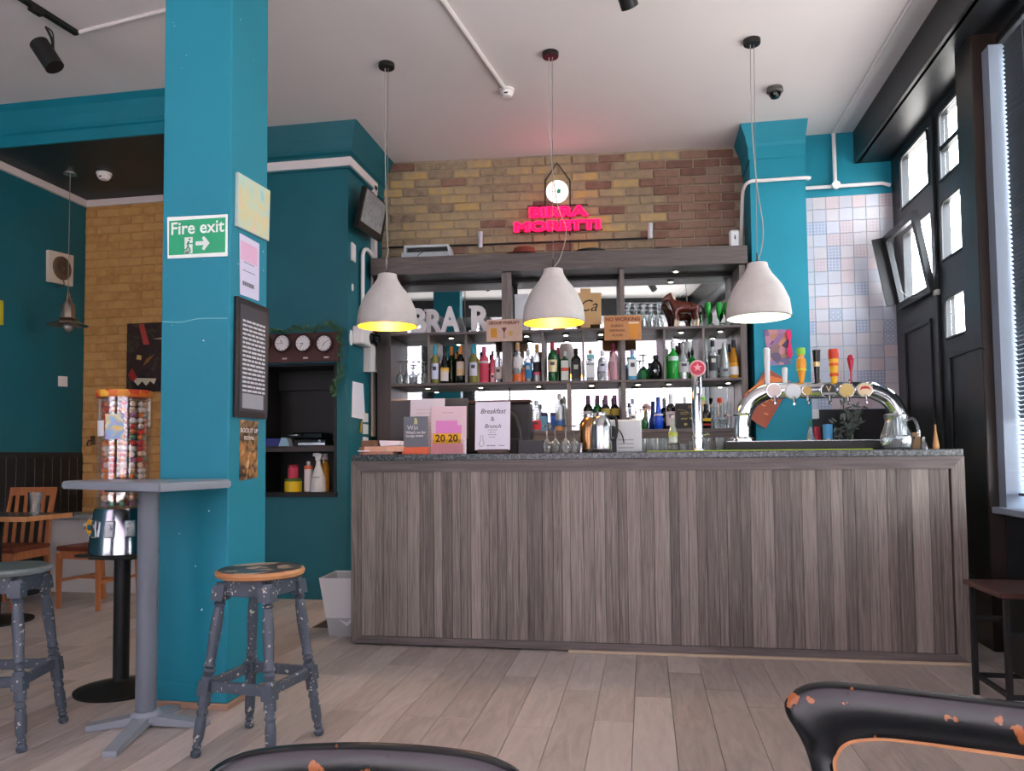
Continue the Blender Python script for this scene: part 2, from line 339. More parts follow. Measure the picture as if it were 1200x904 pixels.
# brick wall behind the bar
b = B(); M = Matrix.Translation(BO) @ Matrix.Rotation(BA, 4, 'Z')
b.bx(-.1, 3.4, 0, .2, 0, H, M=M)
wbk = struct('wall_back', b, MORTAR)
bmA = [mesh('brick', B().bx(-.112, .112, -d, .02, -.034, .034, .006), BRICKA, smooth=False) for d in (.008, .012, .018)]
bmR = [mesh('brick', B().bx(-.112, .112, -d, .02, -.034, .034, .006), BRICKR, smooth=False) for d in (.008, .012, .018)]
z = 2.655; r_ = 0
while z < H:
    for i in range(14):
        u = .12+i*.236-(.118 if r_ % 2 else 0)
        if u > 3.14: continue
        redp = max(0, (u-2.15)/.5)
        o = bpy.data.objects.new('brick', random.choice(bmR if random.random() < redp+.07 else bmA)); COL.objects.link(o); o.parent = wbk
        o.location = W(u, 0, z+random.uniform(-.003, .003)); o.rotation_euler = (0, random.uniform(-.01, .01), BA)
        if z > H-.05: o.scale = (1, 1, .7)
    z += .078; r_ += 1
# teal pilaster right of the bar shelves
PLX0, PLX1, PLY = .885, 1.315, 6.42
struct('wall_pilaster', B().bx(PLX0, PLX1, PLY, 6.95, 0, H), TEALP)
prof = [(0, 3.52), (.01, 3.52), (.014, 3.62), (.025, 3.65), (.035, 3.70), (.06, 3.76), (.075, H), (0, H)]
b = B().rings([[Vector((x_+dx*o_, y_+dy*o_, z)) for o_, z in prof] for x_, y_, dx, dy in ((PLX0, 6.84, -1, 0), (PLX0, PLY, -1, -1), (PLX1, PLY, .25, -1), (PLX1, 6.7, .25, 0))])
struct('trim_9', b, TEALP)
# tiled wall
TY = 6.70
wt = struct('wall_tiled', B().bx(PLX1, 2.11, TY, TY+.2, 0, H), TEALP)
def tile_mat(name, base, dot, kind):
    m, nt, b_ = newmat(name); L = nt.links.new; tcn = nt.nodes.new('ShaderNodeTexCoord')
    b_.inputs['Roughness'].default_value = .3
    if kind == 'plain': b_.inputs[0].default_value = hexc(base); return m
    v = nt.nodes.new('ShaderNodeTexVoronoi'); v.inputs['Randomness'].default_value = 0; v.inputs['Scale'].default_value = {'dots': 38, 'rings': 26, 'cross': 55}[kind]
    if kind == 'cross': v.distance = 'MANHATTAN'
    L(tcn.outputs['Object'], v.inputs[0]); rp = nt.nodes.new('ShaderNodeValToRGB'); el = rp.color_ramp.elements; rp.color_ramp.interpolation = 'CONSTANT'
    el[0].color = hexc(base); el[1].position = .28; el[1].color = hexc(dot)
    q = el.new(.52); q.color = hexc(base)
    L(v.outputs[0], rp.inputs[0]); L(rp.outputs[0], b_.inputs[0]); return m
TM = [tile_mat('tile_plain_white', 'c4bdc0', '', 'plain'), tile_mat('tile_plain_pink', 'c6b6b8', '', 'plain'), tile_mat('tile_grey', 'b9b8c0', '', 'plain'),
      tile_mat('tile_blue_dots', 'bdbdc8', '99a1b6', 'dots'), tile_mat('tile_blue_rings', 'bebdc6', '9aa0b2', 'rings'), tile_mat('tile_blue_cross', 'bfbec7', 'a3a8ba', 'cross'), tile_mat('tile_pink_dots', 'c6bbbe', 'bba8ab', 'dots')]
tms = [mesh('tile', B().bx(-.0515, .0515, -.008, 0, -.0515, .0515, .0012), t, smooth=False) for t in TM]
z0t = at(990, 480, 'Y', TY).z
zt1 = at(990, 230, 'Y', TY).z
nz = round((zt1-z0t)/.105)
for j in range(nz):
    for i in range(7):
        o = bpy.data.objects.new('tile', random.choices(tms, (6, 2.2, 2.5, 1.6, 1.2, 1.6, 1.3))[0]); COL.objects.link(o); o.parent = wt
        o.location = (PLX1+.053+i*.105, TY, z0t+.0525+j*.105)
struct('trim_10', B().bx(PLX1, 2.05, TY-.02, TY, 1.0, z0t-.002), mat('0b0b0c', .35), label='black splashback strip under the patterned tiles')
# right wall: two glazed black door bays, post, blinded window
RX = 2.05
def frame_bay(name, ya, yb, holes, label):
    b = B(); zs_ = 0
    for (h0, h1, y0, y1) in holes:
        b.bx(RX, RX+.06, ya, yb, zs_, h0); b.bx(RX, RX+.06, ya, y0, h0, h1); b.bx(RX, RX+.06, y1, yb, h0, h1); zs_ = h1
    b.bx(RX, RX+.06, ya, yb, zs_, 3.56)
    o = struct(name, b, DOORB, label=label)
    return o
d1 = frame_bay('door_1', 5.78, 6.7, [(2.30, 2.84, 5.88, 6.47), (3.05, 3.46, 5.87, 6.47)], 'tall black panelled door leaf with a tilted open window')
d2 = frame_bay('door_2', 4.9, 5.77, [(1.89, 2.17, 5.0, 5.66), (2.435, 2.84, 5.0, 5.68), (2.99, 3.46, 5.0, 5.66)], 'tall black panelled door leaf with three panes, beside the post')
def bead(par, y0, y1, z0, z1, m=DOORB, w=.014, rad=.05):
    pts = [(y0, z0), (y0, z1-rad), (y0+rad*.3, z1-rad*.3), (y0+rad, z1), (y1-rad, z1), (y1-rad*.3, z1-rad*.3), (y1, z1-rad), (y1, z0), (y0, z0)]
    ob('bead', B().tube([(RX-.004, y, z) for y, z in pts], w, 6), m, par)
    for (yy, s) in ((y0, 1), (y1, -1)):      # rounded top corners
        ob('corner_block', B().slab([(0, 0), (rad*s, 0), (rad*.3*s, rad*.3), (0, rad)], 0, .05), DOORB, par, (RX, yy, z1), (PI/2, 0, PI/2) if 1 else None, smooth=False)
for (par, y0, y1, z0, z1) in ((d1, 5.87, 6.47, 3.05, 3.46), (d2, 5.0, 5.66, 2.99, 3.46), (d2, 5.0, 5.68, 2.435, 2.84), (d2, 5.0, 5.66, 1.89, 2.17)):
    ob('pane', B().bx(RX+.03, RX+.036, y0, y1, z0, z1), PANE, par, smooth=False)
    ob('bead', B().tube([(RX-.002, y, z) for y, z in ((y0, z0), (y0, z1-.05), (y0+.015, z1-.015), (y0+.05, z1), (y1-.05, z1), (y1-.015, z1-.015), (y1, z1-.05), (y1, z0), (y0, z0))], .011, 6), DOORB, par)
ob('glazing_bar', B().bx(RX+.005, RX+.045, 5.0, 5.66, 3.2, 3.235), DOORB, d2, smooth=False)
for par, y0, y1, z0, z1 in ((d1, 5.92, 6.5, .3, 2.08), (d2, 4.98, 5.62, .3, 1.78)):
    b = B()
    for bb in ((y0, y1, z0, z0+.03), (y0, y1, z1-.03, z1), (y0, y0+.03, z0, z1), (y1-.03, y1, z0, z1)): b.bx(RX-.014, RX, *bb, .004)
    ob('panel_moulding', b, DOORB, par, smooth=False)
ob('meeting_strip', B().bx(RX-.02, RX, 5.755, 5.80, 0, 3.5, .004), DOORB, d1, smooth=False)
# the open sash, hinged at its foot
sash = ob('sash', B().bx(-.02, .02, 5.80, 5.855, 0, .6).bx(-.02, .02, 6.435, 6.49, 0, .6).bx(-.02, .02, 5.855, 6.435, 0, .05).bx(-.02, .02, 5.855, 6.435, .55, .6), DOORB, d1, (RX-.025, 0, 2.25), (0, R(-10), 0), smooth=False, label='black framed sash tilted into the room')
ob('pane', B().bx(-.003, .003, 5.855, 6.435, .05, .55), PANE, sash, smooth=False)
ob('stay_arm', B().bx(-.1, .02, 6.49, 6.505, .05, .6), BLACKM, sash, smooth=False)
ob('latch', B().bx(RX-.03, RX, 5.74, 5.80, 2.215, 2.255, .006), mat('c9c5bf', .4), d1)
ob('chain', B().tube([at(1054, 340, 'X', 1.98), at(1066, 349, 'X', 2.0), at(1080, 345, 'X', 2.0), at(1092, 334, 'X', RX-.02)], .004, 5, 4), mat('a7a39e', .4, metal=.6), d1)
struct('wall_right', B().bx(RX, RX+.06, 6.7, 6.9, 0, H).bx(RX, 2.2, -.85, 7, 3.55, H).bx(1.98, 2.35, -.85, 4.72, 0, .78).bx(1.98, 2.35, -.85, .45, .78, 3.55), DOORB)
for y0 in (3.3, 2.1): struct('trim_11', B().bx(1.965, 1.98, y0, y0+1.05, .12, .66, .006), DOORB)
POST = mat('2b211c', .35, noise=.2, nscale=4)
struct('wall_post', B().bx(1.9, 2.15, 4.735, 4.97, 0, H, .006), POST)
struct('trim_12', B().bx(1.955, 2.2, 4.645, 4.733, .8, 3.42), mat('7f8b9a', .55), label='pale blue grey window jamb beside the dark post')
struct('trim_13', B().bx(1.78, 2.06, -.8, 6.7, 3.53, 3.56).bx(1.76, 1.80, -.8, 6.7, 3.53, H), mat('1b1b1d', .35), label='black boxed beam along the top of the right wall')
w1 = struct('window_1', B().bx(2.1, 2.16, .45, 4.7, .8, .88).bx(2.1, 2.16, .45, 4.7, 3.4, 3.55).bx(2.1, 2.16, 2.5, 2.58, .8, 3.5).bx(2.1, 2.16, .4, .5, .8, 3.5), DOORB)
ob('pane', B().bx(2.12, 2.126, .45, 4.7, .8, 3.5), PANE, w1, smooth=False)
struct('trim_14', B().bx(1.90, 2.16, .45, 4.70, .775, .81, .004), mat('8f98a6', .35), label='pale window sill catching daylight under the dark blind')
# venetian blind, every slat
vb = thing('venetian_blind', 'dark venetian blind with a bead chain over the right hand window', 'blind', (2.03, 4.635, 3.42))
ob('head_rail', B().bx(-.03, .03, -4.1, .02, -.0, .045, .004), BLACKM, vb)
ob('bottom_rail', B().bx(-.02, .02, -4.1, 0, -2.545, -2.53, .003), BLACKM, vb)
SLATM = mat('34373a', .35, metal=.3)
sm = mesh('slat', B().rings([[Vector((-.0125, y, 0)), Vector((0, y, .003)), Vector((.0125, y, 0)), Vector((0, y, .0022))] for y in (-4.1, 0)]), SLATM, smooth=False)
for i in range(100):
    o = bpy.data.objects.new('slat', sm); COL.objects.link(o); o.parent = vb; o.location = (0, 0, -.02-i*.0252); o.rotation_euler = (0, R(52 if i < 84 else 20), 0)
bc = B()
for i in range(95): bc.sph((-.045, -.42+.0004*i, -.15-i*.024), .0045, 6)
ob('bead_chain', bc, mat('c9c9c9', .3), vb, kind='stuff')
ob('ladder_cord', B().cyl((-.016, -.25, 0), (-.016, -.25, -2.53), .0015, seg=5).cyl((-.016, -2.5, 0), (-.016, -2.5, -2.53), .0015, seg=5), mat('55585b', .6), vb)
# free-standing teal column
CX0, CX1, CY0, CY1 = -2.203, -1.858, 3.21, 3.56
CT = ramp_mat('teal_chipped_paint', [(.0, '067a8d'), (1, '078398')], nscale=3, rough=.6, bump=.04, obj_var=0, stops2=(30, .735, 'dfe9ea'))
b = B().bx(CX0, CX1, CY0, CY1, .03, H, .006).bx(CX0-.004, CX1+.004, CY0-.004, CY1+.004, .03, .115, .004)
cl = struct('wall_column', b, CT, label='square teal painted column with chipped corners')
ob('base_strip', B().bx(CX0-.012, CX1+.012, CY0-.012, CY1+.012, 0, .03, .004), mat('a3826c', .6), cl, smooth=False)
ob('paint_crack', B().tube([(CX0+.01, CY0-.001, 1.758), (CX0+.1, CY0-.001, 1.752), (CX0+.2, CY0-.001, 1.765), (CX1-.01, CY0-.001, 1.76)], .0025, 4, 4), mat('7fc3cf', .7), cl)
# surface conduits
def conduit(pts, r, lab, m=WHITE, sm_=0):
    return tag(ob('conduit', B().tube(pts, r, 8, sm_), m), lab, 'conduit')
CON = mat('e9e4e2', .45)
a_ = at(970, 156, 'Z', H-.015); zc = at(970, 219, 'Y', TY-.03).z
conduit([(1.60, TY-.03, H-.01), (1.60, TY-.03, zc)], .016, 'white vertical conduit dropping from the ceiling above the tiles', CON)
conduit([(PLX1+.02, TY-.03, zc), (1.6, TY-.03, zc), (1.97, TY-.03, zc+.0), (2.03, TY-.03, zc-.02)], .016, 'white horizontal conduit just above the patterned tiles', CON)
tag(ob('junction_box', B().cyl((1.6, TY-.075, zc), (1.6, TY-.047, zc), .034, seg=14), CON), 'round white conduit junction box above the tiles', 'junction box')
zp = at(905, 211, 'Y', PLY-.02).z
conduit([(PLX0-.05, 6.7, 2.86), (PLX0-.05, 6.55, zp-.12), (PLX0-.045, 6.45, zp-.03), (PLX0+.0, PLY-.02, zp), (PLX0+.1, PLY-.02, zp), (PLX1, PLY-.02, zp), (PLX1+.02, PLY+.02, zp)], .014, 'white conduit bending across the teal pilaster', CON, 3)
conduit([(1.60, .4, H-.005), (1.60, TY, H-.005)], .014, 'white conduit along the ceiling near the right wall', CEIL)
dt = at(594, 105, 'Z', H)
conduit([(dt.x-.005, dt.y+.0, H-.008), (at(520, 0, 'Z', H).x, at(520, 0, 'Z', H).y, H-.008), (-1.35, 3.3, H-.008)], .016, 'white trunking on the ceiling leading to the smoke detector', CEIL)
conduit([at(92, 38, 'Z', H-.008), at(193, 12, 'Z', H-.008), (-2.15, 3.9, H-.008)], .012, 'thin white trunking on the ceiling beside the track light', CEIL)
def detector(loc, lab, r=.05):
    d = thing('smoke_detector', lab, 'detector', loc)
    ob('base', B().lathe([(r, 0), (r, -.015), (0, -.016)], 20), WHITE, d); ob('sensor_head', B().lathe([(r*.85, -.014), (r*.9, -.03), (r*.6, -.055), (0, -.06)], 20), WHITE, d)
    ob('slot', B().bx(-.012, .012, -r*.8, -r*.6, -.045, -.035), BLACKM, d)
detector((dt.x, dt.y, H), 'white round smoke detector on the main ceiling above the bar', .055)
p = at(122, 203, 'Z', 3.52); detector((p.x, p.y, 3.52), 'white smoke detector on the dark lowered ceiling', .06)
# ================================================================== BAR COUNTER
CYF = 4.43; CXL, CXR = -1.755, 1.665; CT_ = 1.135
ct = thing('bar_counter', 'long bar counter clad in grey brown vertical wood boards', 'counter', (0, CYF, 0))
ob('carcass', B().bx(CXL+.01, CXR-.01, .03, .5, .02, 1.09), SHELFD, ct, smooth=False)
x = CXL+.062; bms = {}
while x < CXR-.066:
    w_ = random.choice((.05, .062, .075, .088)); w_ = min(w_, CXR-.066-x)
    if w_ < .02: break
    if round(w_, 3) not in bms: bms[round(w_, 3)] = mesh('board', B().bx(0, w_-.0012, .004, .03, .055, 1.03, .001), BOARD, smooth=False)
    o = bpy.data.objects.new('board', bms[round(w_, 3)]); COL.objects.link(o); o.parent = ct; o.location = (x, random.uniform(0, .0015), 0); x += w_
ob('top_rail', B().poly([(CXL, 1.097), (CXR, 1.097), (CXR-.066, 1.03), (CXL+.062, 1.03)], -.008, .02), BOARDH, ct, smooth=False)
ob('bottom_rail', B().poly([(CXL, .012), (CXR, .012), (CXR-.066, .055), (CXL+.062, .055)], -.006, .02), BOARDH, ct, smooth=False)
ob('end_stile', B().poly([(CXL, .012), (CXL+.062, .055), (CXL+.062, 1.03), (CXL, 1.097)], -.008, .02), BOARD, ct, smooth=False)
ob('end_stile', B().poly([(CXR, .012), (CXR-.066, .055), (CXR-.066, 1.03), (CXR, 1.097)], -.008, .02), BOARD, ct, smooth=False)
ob('side_panel', B().bx(CXL, CXL+.012, .02, .5, .012, 1.097), BOARD, ct, smooth=False)
ob('side_panel', B().bx(CXR-.012, CXR, .02, .5, .012, 1.097), BOARD, ct, smooth=False)
ob('floor_batten', B().bx(-.45, CXR, -.022, -.004, .0, .014, .002), mat('c0ab92', .6), ct, smooth=False)
gt = tag(ob('granite_worktop', B().bx(CXL+.005, CXR-.005, -.012, .56, 1.0975, CT_, .004), GRANITE, loc=(0, CYF, 0), smooth=False), 'polished dark granite slab lying along the bar counter', 'worktop')
def cz(px, py, Y): return at(px, py, 'Y', Y)
# ---- small things standing on the counter (Y measured on the counter)
def box_thing(name, label, cat, x0, x1, y, dy, z0, z1, m, bev=.003, rz=0, group=None):
    return tag(ob(name, B().bx(-(x1-x0)/2, (x1-x0)/2, 0, dy, 0, z1-z0, bev), m, loc=((x0+x1)/2, y, z0), rot=(0, 0, rz), smooth=False), label, cat, group)
# bar towel and drip tray
p0 = cz(758, 530, 4.45); p1 = cz(1022, 530, 4.45)
tag(ob('bar_mat', B().bx(-(p1.x-p0.x)/2, (p1.x-p0.x)/2, 0, .3, 0, .006, .002), mat('a6c24a', .8), loc=((p0.x+p1.x)/2, 4.43, CT_+.0005)), 'long lime green edged bar mat on the counter', 'bar mat')
p0 = cz(848, 526, 4.78); p1 = cz(1038, 526, 4.78)
dt_ = thing('drip_tray', 'long black drip tray under the chrome tap bridge', 'drip tray', ((p0.x+p1.x)/2, 4.74, CT_+.0065)); hw = (p1.x-p0.x)/2
ob('tray', B().bx(-hw, hw, 0, .03, 0, .05, .004).bx(-hw, hw, .03, .22, 0, .004), mat('1a1b1d', .5), dt_)
ob('grille', B().bx(-hw+.02, hw-.02, .02, .2, .05, .053), STEEL, dt_, smooth=False)
# chrome tap bridge
BY = 4.85
def q(px, py, Y=BY): v = at(px, py, 'Y', Y); return Vector((v.x, 0, v.z))
tb = thing('beer_tap_bridge', 'wide chrome arched beer tap bridge with six round badges', 'beer tap', (0, BY, 0))
zf = CT_+.066
pl = q(870, 525); pr = q(1056, 525)
path = [Vector((pl.x, 0, zf)), q(870, 505), q(871, 487), q(880, 470), q(898, 459.5), q(915, 458), q(960, 457.5), q(1010, 457), q(1025, 459), q(1042, 468), q(1053, 486), q(1055, 505), Vector((pr.x, 0, zf))]
ob('tube', B().tube(path, .05, 20, 4), CHROME, tb)
ob('inner_strip', B().tube([p+Vector((0, -.046, 0)) for p in [q(877, 500), q(879, 487), q(887, 474), q(900, 467), q(912, 465.5)]], .006, 6, 4), BLACKM, tb)
for px_ in (pl.x, pr.x): ob('flange', B().lathe([(.075, zf-.004), (.075, zf+.01), (.055, zf+.02)], 20, c=(px_, 0)), CHROME, tb)
for pz in (q(870, 486),): ob('collar', B().lathe([(.054, -.008), (.058, 0), (.054, .008)], 20, Matrix.Translation(pz), closed=True), CHROME, tb)
taps = [(905, 459, 'd7c9c4', 'plain beige'), (927, 460, 'cfd6d9', 'pale grey'), (943, 459, 'b99a52', 'small gold'), (968, 459, '15171a', 'black'), (989, 459, 'c7ad6a', 'gold'), (1010, 458, 'd9c3a0', 'cream')]
for i, (px_, py_, c_, nm) in enumerate(taps):
    v = q(px_, py_); r_ = .047 if i != 2 else .03
    bd = ob('badge', B().lathe([(0, 0), (r_, 0), (r_, .012), (r_*.93, .018), (0, .019)], 28), CHROME if i != 1 else WHITEG, tb, (v.x, -.05, v.z), (PI/2, 0, 0), label=nm+' round badge')
    ob('badge_face', B().lathe([(0, .018), (r_*.88, .018), (r_*.86, .021), (0, .0215)], 28), mat(c_, .35), bd)
    if i == 3: text('V', .05, mat('c9b87a', .4), bd, (0, .008, .0225), (0, 0, 0)); ob('badge_band', B().bx(-.036, .036, -.024, -.012, .021, .0225), mat('8d8f90', .4), bd)
    if i == 5: ob('badge_motif', B().poly([(-.03, .004), (-.015, -.006), (.015, -.006), (.03, .004), (.022, -.016), (0, -.022), (-.022, -.016)], 0, .002, Matrix.Translation((0, 0, .0215)) @ Matrix.Rotation(PI/2, 4, 'X')), mat('b3182a', .4), bd)
    if i == 0: text('....', .02, mat('a58f8a', .5), bd, (0, .005, .022), (0, 0, 0), name='lettering')
    vh = q((898, 919, 938, 960, 978, 997)[i], 455)
    ob('spout', B().tube([(v.x, -.045, v.z-.03), (v.x, -.09, v.z-.04), (v.x, -.1, v.z-.085)], .009, 8, 3), CHROME, tb)
    ob('valve', B().cyl((vh.x, -.0, v.z+.04), (vh.x, -.0, v.z+.07), .012), CHROME, tb)
def hz(px_, py_): v = q(px_, py_); return v.x, v.z
zb = q(900, 447).z
def handle(pxc, ptop, pbot, prof, m, lab, extra=None):
    x_, z1_ = hz(pxc, ptop); z0_ = q(pxc, pbot).z; h = z1_-z0_
    o = ob('tap_handle', B().lathe([(r, t*h) for r, t in prof], 14), m, tb, (x_, -.012, z0_), label=lab)
    if extra:
        for (r0, t0, t1, mm, nm) in extra: ob(nm, B().lathe([(r0, t0*h), (r0*1.06, (t0+t1)/2*h), (r0, t1*h)], 14), mm, o)
    return o
flat = [(.012, 0), (.014, .1), (.017, .6), (.02, .95), (.012, 1)]
handle(898, 408, 452, flat, WHITEG, 'white tall tap handle')
handle(919, 431, 452, [(.011, 0), (.013, .2), (.017, .9), (.012, 1)], WHITEG, 'short white tap handle')
handle(938, 408, 450, [(.008, 0), (.014, .08), (.022, .3), (.03, .5), (.026, .68), (.014, .72), (.02, .8), (.022, .9), (.01, 1)], mat('e79a26', .4), 'orange figure shaped tap handle with a green top', [(.0235, .8, .99, mat('86c43a', .4), 'top_cap'), (.0155, .7, .8, mat('e3b48c', .5), 'neck_band'), (.029, .36, .4, mat('d9d13a', .4), 'waist_band')])
handle(956, 411, 451, [(.013, 0), (.014, .1), (.018, .6), (.022, .93), (.024, 1)], BLACKG, 'black tapered tap handle', [(.0195, .52, .66, mat('c8b98a', .3, metal=.6), 'gold_band')])
handle(976, 409, 450, [(.011, 0), (.018, .1), (.024, .4), (.026, .6), (.03, .85), (.02, .97), (.006, 1)], mat('e8b41f', .35), 'yellow and red tap handle', [(.0295, .7, .98, mat('cf3a1e', .35), 'red_tip'), (.025, .2, .3, mat('d5541f', .35), 'red_band'), (.0265, .5, .58, mat('d5541f', .35), 'red_band')])
handle(996, 416, 450, [(.005, 0), (.006, .4), (.013, .6), (.02, .85), (.012, .98), (.004, 1)], mat('b3203c', .25), 'red teardrop tap handle')
# single column tap
v = at(818, 525, 'Y', 4.80)
sf = thing('single_beer_tap', 'slim chrome beer tap column with a round red badge', 'beer tap', (v.x, 4.80, CT_+.0065))
zt_ = at(818, 440, 'Y', 4.8).z-CT_
ob('column', B().lathe([(.045, 0), (.045, .006), (.033, .012), (.033, .075), (.038, .08), (.038, .09), (.033, .095), (.031, zt_), (.026, zt_+.012), (0, zt_+.014)], 24), CHROME, sf)
ob('tap_lever', B().cyl((.03, 0, .09), (.06, -.01, .1), .006).sph((.062, -.01, .1), .01, 8), CHROME, sf)
zc_ = at(819, 433, 'Y', 4.77).z-CT_
bd = ob('badge', B().lathe([(0, 0), (.05, 0), (.05, .012), (.046, .016), (0, .017)], 30), mat('d9a7ae', .3), sf, (.005, -.02, zc_), (PI/2, 0, 0), label='red round badge with a pale rim')
ob('badge_face', B().lathe([(0, .016), (.041, .016), (.04, .0195), (0, .02)], 30), mat('c0263f', .35), bd)
st = [((.026 if i % 2 == 0 else .011)*math.sin(i*PI/5), (.026 if i % 2 == 0 else .011)*math.cos(i*PI/5)) for i in range(10)]
ob('badge_star', B().slab(st[::-1], .0195, .0215), mat('e59aa4', .4), bd, loc=(0, .004, 0), smooth=False)
ob('spout', B().tube([(0, -.03, zt_-.05), (0, -.07, zt_-.06), (0, -.075, zt_-.12)], .009, 8, 3), CHROME, sf)
# glass jug
def vessel(name, label, cat, loc, outer, th, m, seg=20, group=None, parent=None, flip=0):
    inner = [(max(r-th, .0005), z) for r, z in outer[::-1]]; inner[-1] = (inner[-1][0], inner[-1][1]+th)
    prof = [(0.0005, outer[0][1])]+outer+inner+[(0.0005, outer[0][1]+th)]
    if flip: hh = max(z for r, z in prof); prof = [(r, hh-z) for r, z in prof]
    o = ob(name, B().lathe(prof, seg), m, parent, loc)
    return tag(o, label, cat, group) if label else o
v = at(1051, 528, 'Y', 4.62); jh = at(1051, 487, 'Y', 4.62).z-CT_
jg = vessel('glass_jug', 'empty clear glass water jug at the right end of the counter', 'jug', (v.x, 4.62, CT_+.0005), [(.06, 0), (.078, .012), (.088, .05), (.08, .085), (.062, .13), (.055, .165), (.06, jh-.02), (.064, jh)], .004, CLEAR, 28)
ob('handle', B().tube([(.058, 0, jh-.03), (.09, 0, jh-.02), (.112, 0, jh-.06), (.118, 0, jh-.115), (.105, 0, jh-.12)], .008, 8, 4), CLEAR, jg)
ob('lid', B().lathe([(.058, jh-.004), (.062, jh+.004), (.05, jh+.01), (0, jh+.012)], 24), glass_mat('frosted_lid', 'e8ecee', .4), jg)
ob('lid_knob', B().sph((.0, 0, jh+.016), .01, 8), WHITEG, jg)
# corks / bottles at far right end
v = at(1097, 528, 'Y', 4.75)
tag(ob('wooden_pepper_mill', B().lathe([(.016, 0), (.018, .02), (.012, .06), (.006, .1), (.005, .14), (0, .142)], 14), mat('b98a55', .5), loc=(v.x, 4.75, CT_+.0005)), 'small tan wooden bottle shape at the end of the counter', 'bottle')
v = at(1083, 528, 'Y', 4.72)
vessel('small_carafe', 'tiny clear glass vial beside the wooden bottle', 'glass', (v.x, 4.72, CT_+.0005), [(.022, 0), (.02, .02), (.008, .045), (.007, .07)], .0015, CLEAR, 12)
box_thing('wooden_card_block', 'small wooden block leaning behind the glass jug', 'block', *[at(a, 515, 'Y', 4.9).x for a in (1068, 1079)], 4.9, .03, CT_+.0005, at(1072, 507, 'Y', 4.9).z, mat('8a6a48', .6))
# menu sheet in holder, reads Breakfast & Brunch
def sheet(name, label, cat, cx, y, z0, w_, h, m, tilt=-8, rz=0, th=.003, group=None):
    t = thing(name, label, cat, (cx, y, z0), rz, group, rot=(R(tilt), 0, rz))
    ob('sheet', B().bx(-w_/2, w_/2, 0, th, 0, h), m, t, smooth=False); return t
INK = mat('6f6d78', .7); INKD = mat('2a2330', .6)
def lines(par, rows, m=INK, y=-.0012):
    """rows of printed text strokes: (x0,x1,z,height) broken into words"""
    b = B()
    for x0, x1, z, h in rows:
        x = x0
        while x < x1-.001:
            l = min(random.uniform(.006, .018), x1-x); b.bx(x, x+l, y, 0, z, z+h); x += l+.004
    ob('print', b, m, par, smooth=False, kind='stuff')
Y0 = 4.62
a = at(577, 526, 'Y', Y0); wS = at(597, 500, 'Y', Y0).x-at(556, 500, 'Y', Y0).x; z0_ = at(577, 527, 'Y', Y0).z; hS = at(577, 470, 'Y', Y0).z-z0_
mh = sheet('menu_holder', 'white breakfast menu card standing on a wooden block', 'menu', a.x, Y0, CT_+.0005+.022, wS, hS, PAPER, -5)
ob('block', B().bx(-wS/2+.02, wS/2-.01, -.02, .035, -.022, .002, .003), mat('4a342a', .5), mh)
text('Breakfast', .042, INKD, mh, (0, -.001, hS*.80), shear=.3); text('&', .04, INK, mh, (0, -.001, hS*.64)); text('Brunch', .036, INKD, mh, (0, -.001, hS*.49), shear=.3)
lines(mh, [(-.03, .03, hS*.41, .003), (-.02, .02, hS*.36, .003), (-.028, .028, hS*.31, .003), (-.02, .02, hS*.26, .003), (-.035, .02, hS*.08, .005), (.04, .075, hS*.08, .005)])
ob('bottle_sketch', B().tube([(-.07, 0, .02), (-.085, 0, .035), (-.075, 0, .06), (-.075, 0, .09), (-.06, 0, .09), (-.06, 0, .06), (-.05, 0, .035), (-.07, 0, .02)], .0012, 4), INK, mh)
# pink leaflet holder with 20 20 voucher
x0, x1 = at(505, 500, 'Y', 4.56).x, at(546, 500, 'Y', 4.56).x; hS = at(530, 476, 'Y', 4.56).z-CT_
lh = thing('leaflet_holder', 'clear leaflet stand with pink card and yellow 20 20 voucher', 'leaflet', ((x0+x1)/2, 4.56, CT_+.0005), rot=(R(-4), 0, R(2))); hw = (x1-x0)/2
ob('card', B().bx(-hw, hw, 0, .003, 0, hS, .001), mat('eccfd4', .6), lh); ob('lower_panel', B().bx(-hw+.005, hw-.02, -.002, 0, .004, hS*.22, .0005), mat('eda5ad', .6), lh)
ob('pink_sticker', B().bx(-hw+.03, hw-.055, -.0025, 0, hS*.50, hS*.70).bx(-hw+.03, hw-.03, -.003, 0, hS*.42, hS*.60), mat('e98fcb', .6), lh, smooth=False)
ob('voucher', B().bx(-hw+.012, hw-.035, -.004, 0, hS*.22, hS*.43), mat('f0b21e', .6), lh, smooth=False)
text('20 20', .062, mat('3a1a12', .6), lh, (-.012, -.0045, hS*.32), off=.001)
lines(lh, [(-.04, .03, hS*.86, .004)], mat('d98f96', .7)); ob('pocket', B().bx(-hw, hw, -.012, -.010, 0, hS*.3), PANE, lh, smooth=False); ob('pocket_foot', B().bx(-hw, hw, -.012, .05, 0, .003), PANE, lh, smooth=False)
# white form behind it
x0, x1 = at(480, 490, 'Y', 4.66).x, at(520, 490, 'Y', 4.66).x; hS = at(500, 467, 'Y', 4.66).z-CT_
pf = sheet('price_list', 'tall pale pink paper list behind the pink leaflet stand', 'paper', (x0+x1)/2, 4.66, CT_+.0005, x1-x0, hS, mat('e9dfe4', .7), -5, R(3))
lines(pf, [(-.07, .06, hS*.8-.022*i, .003) for i in range(9)], mat('c7a9ae', .7))
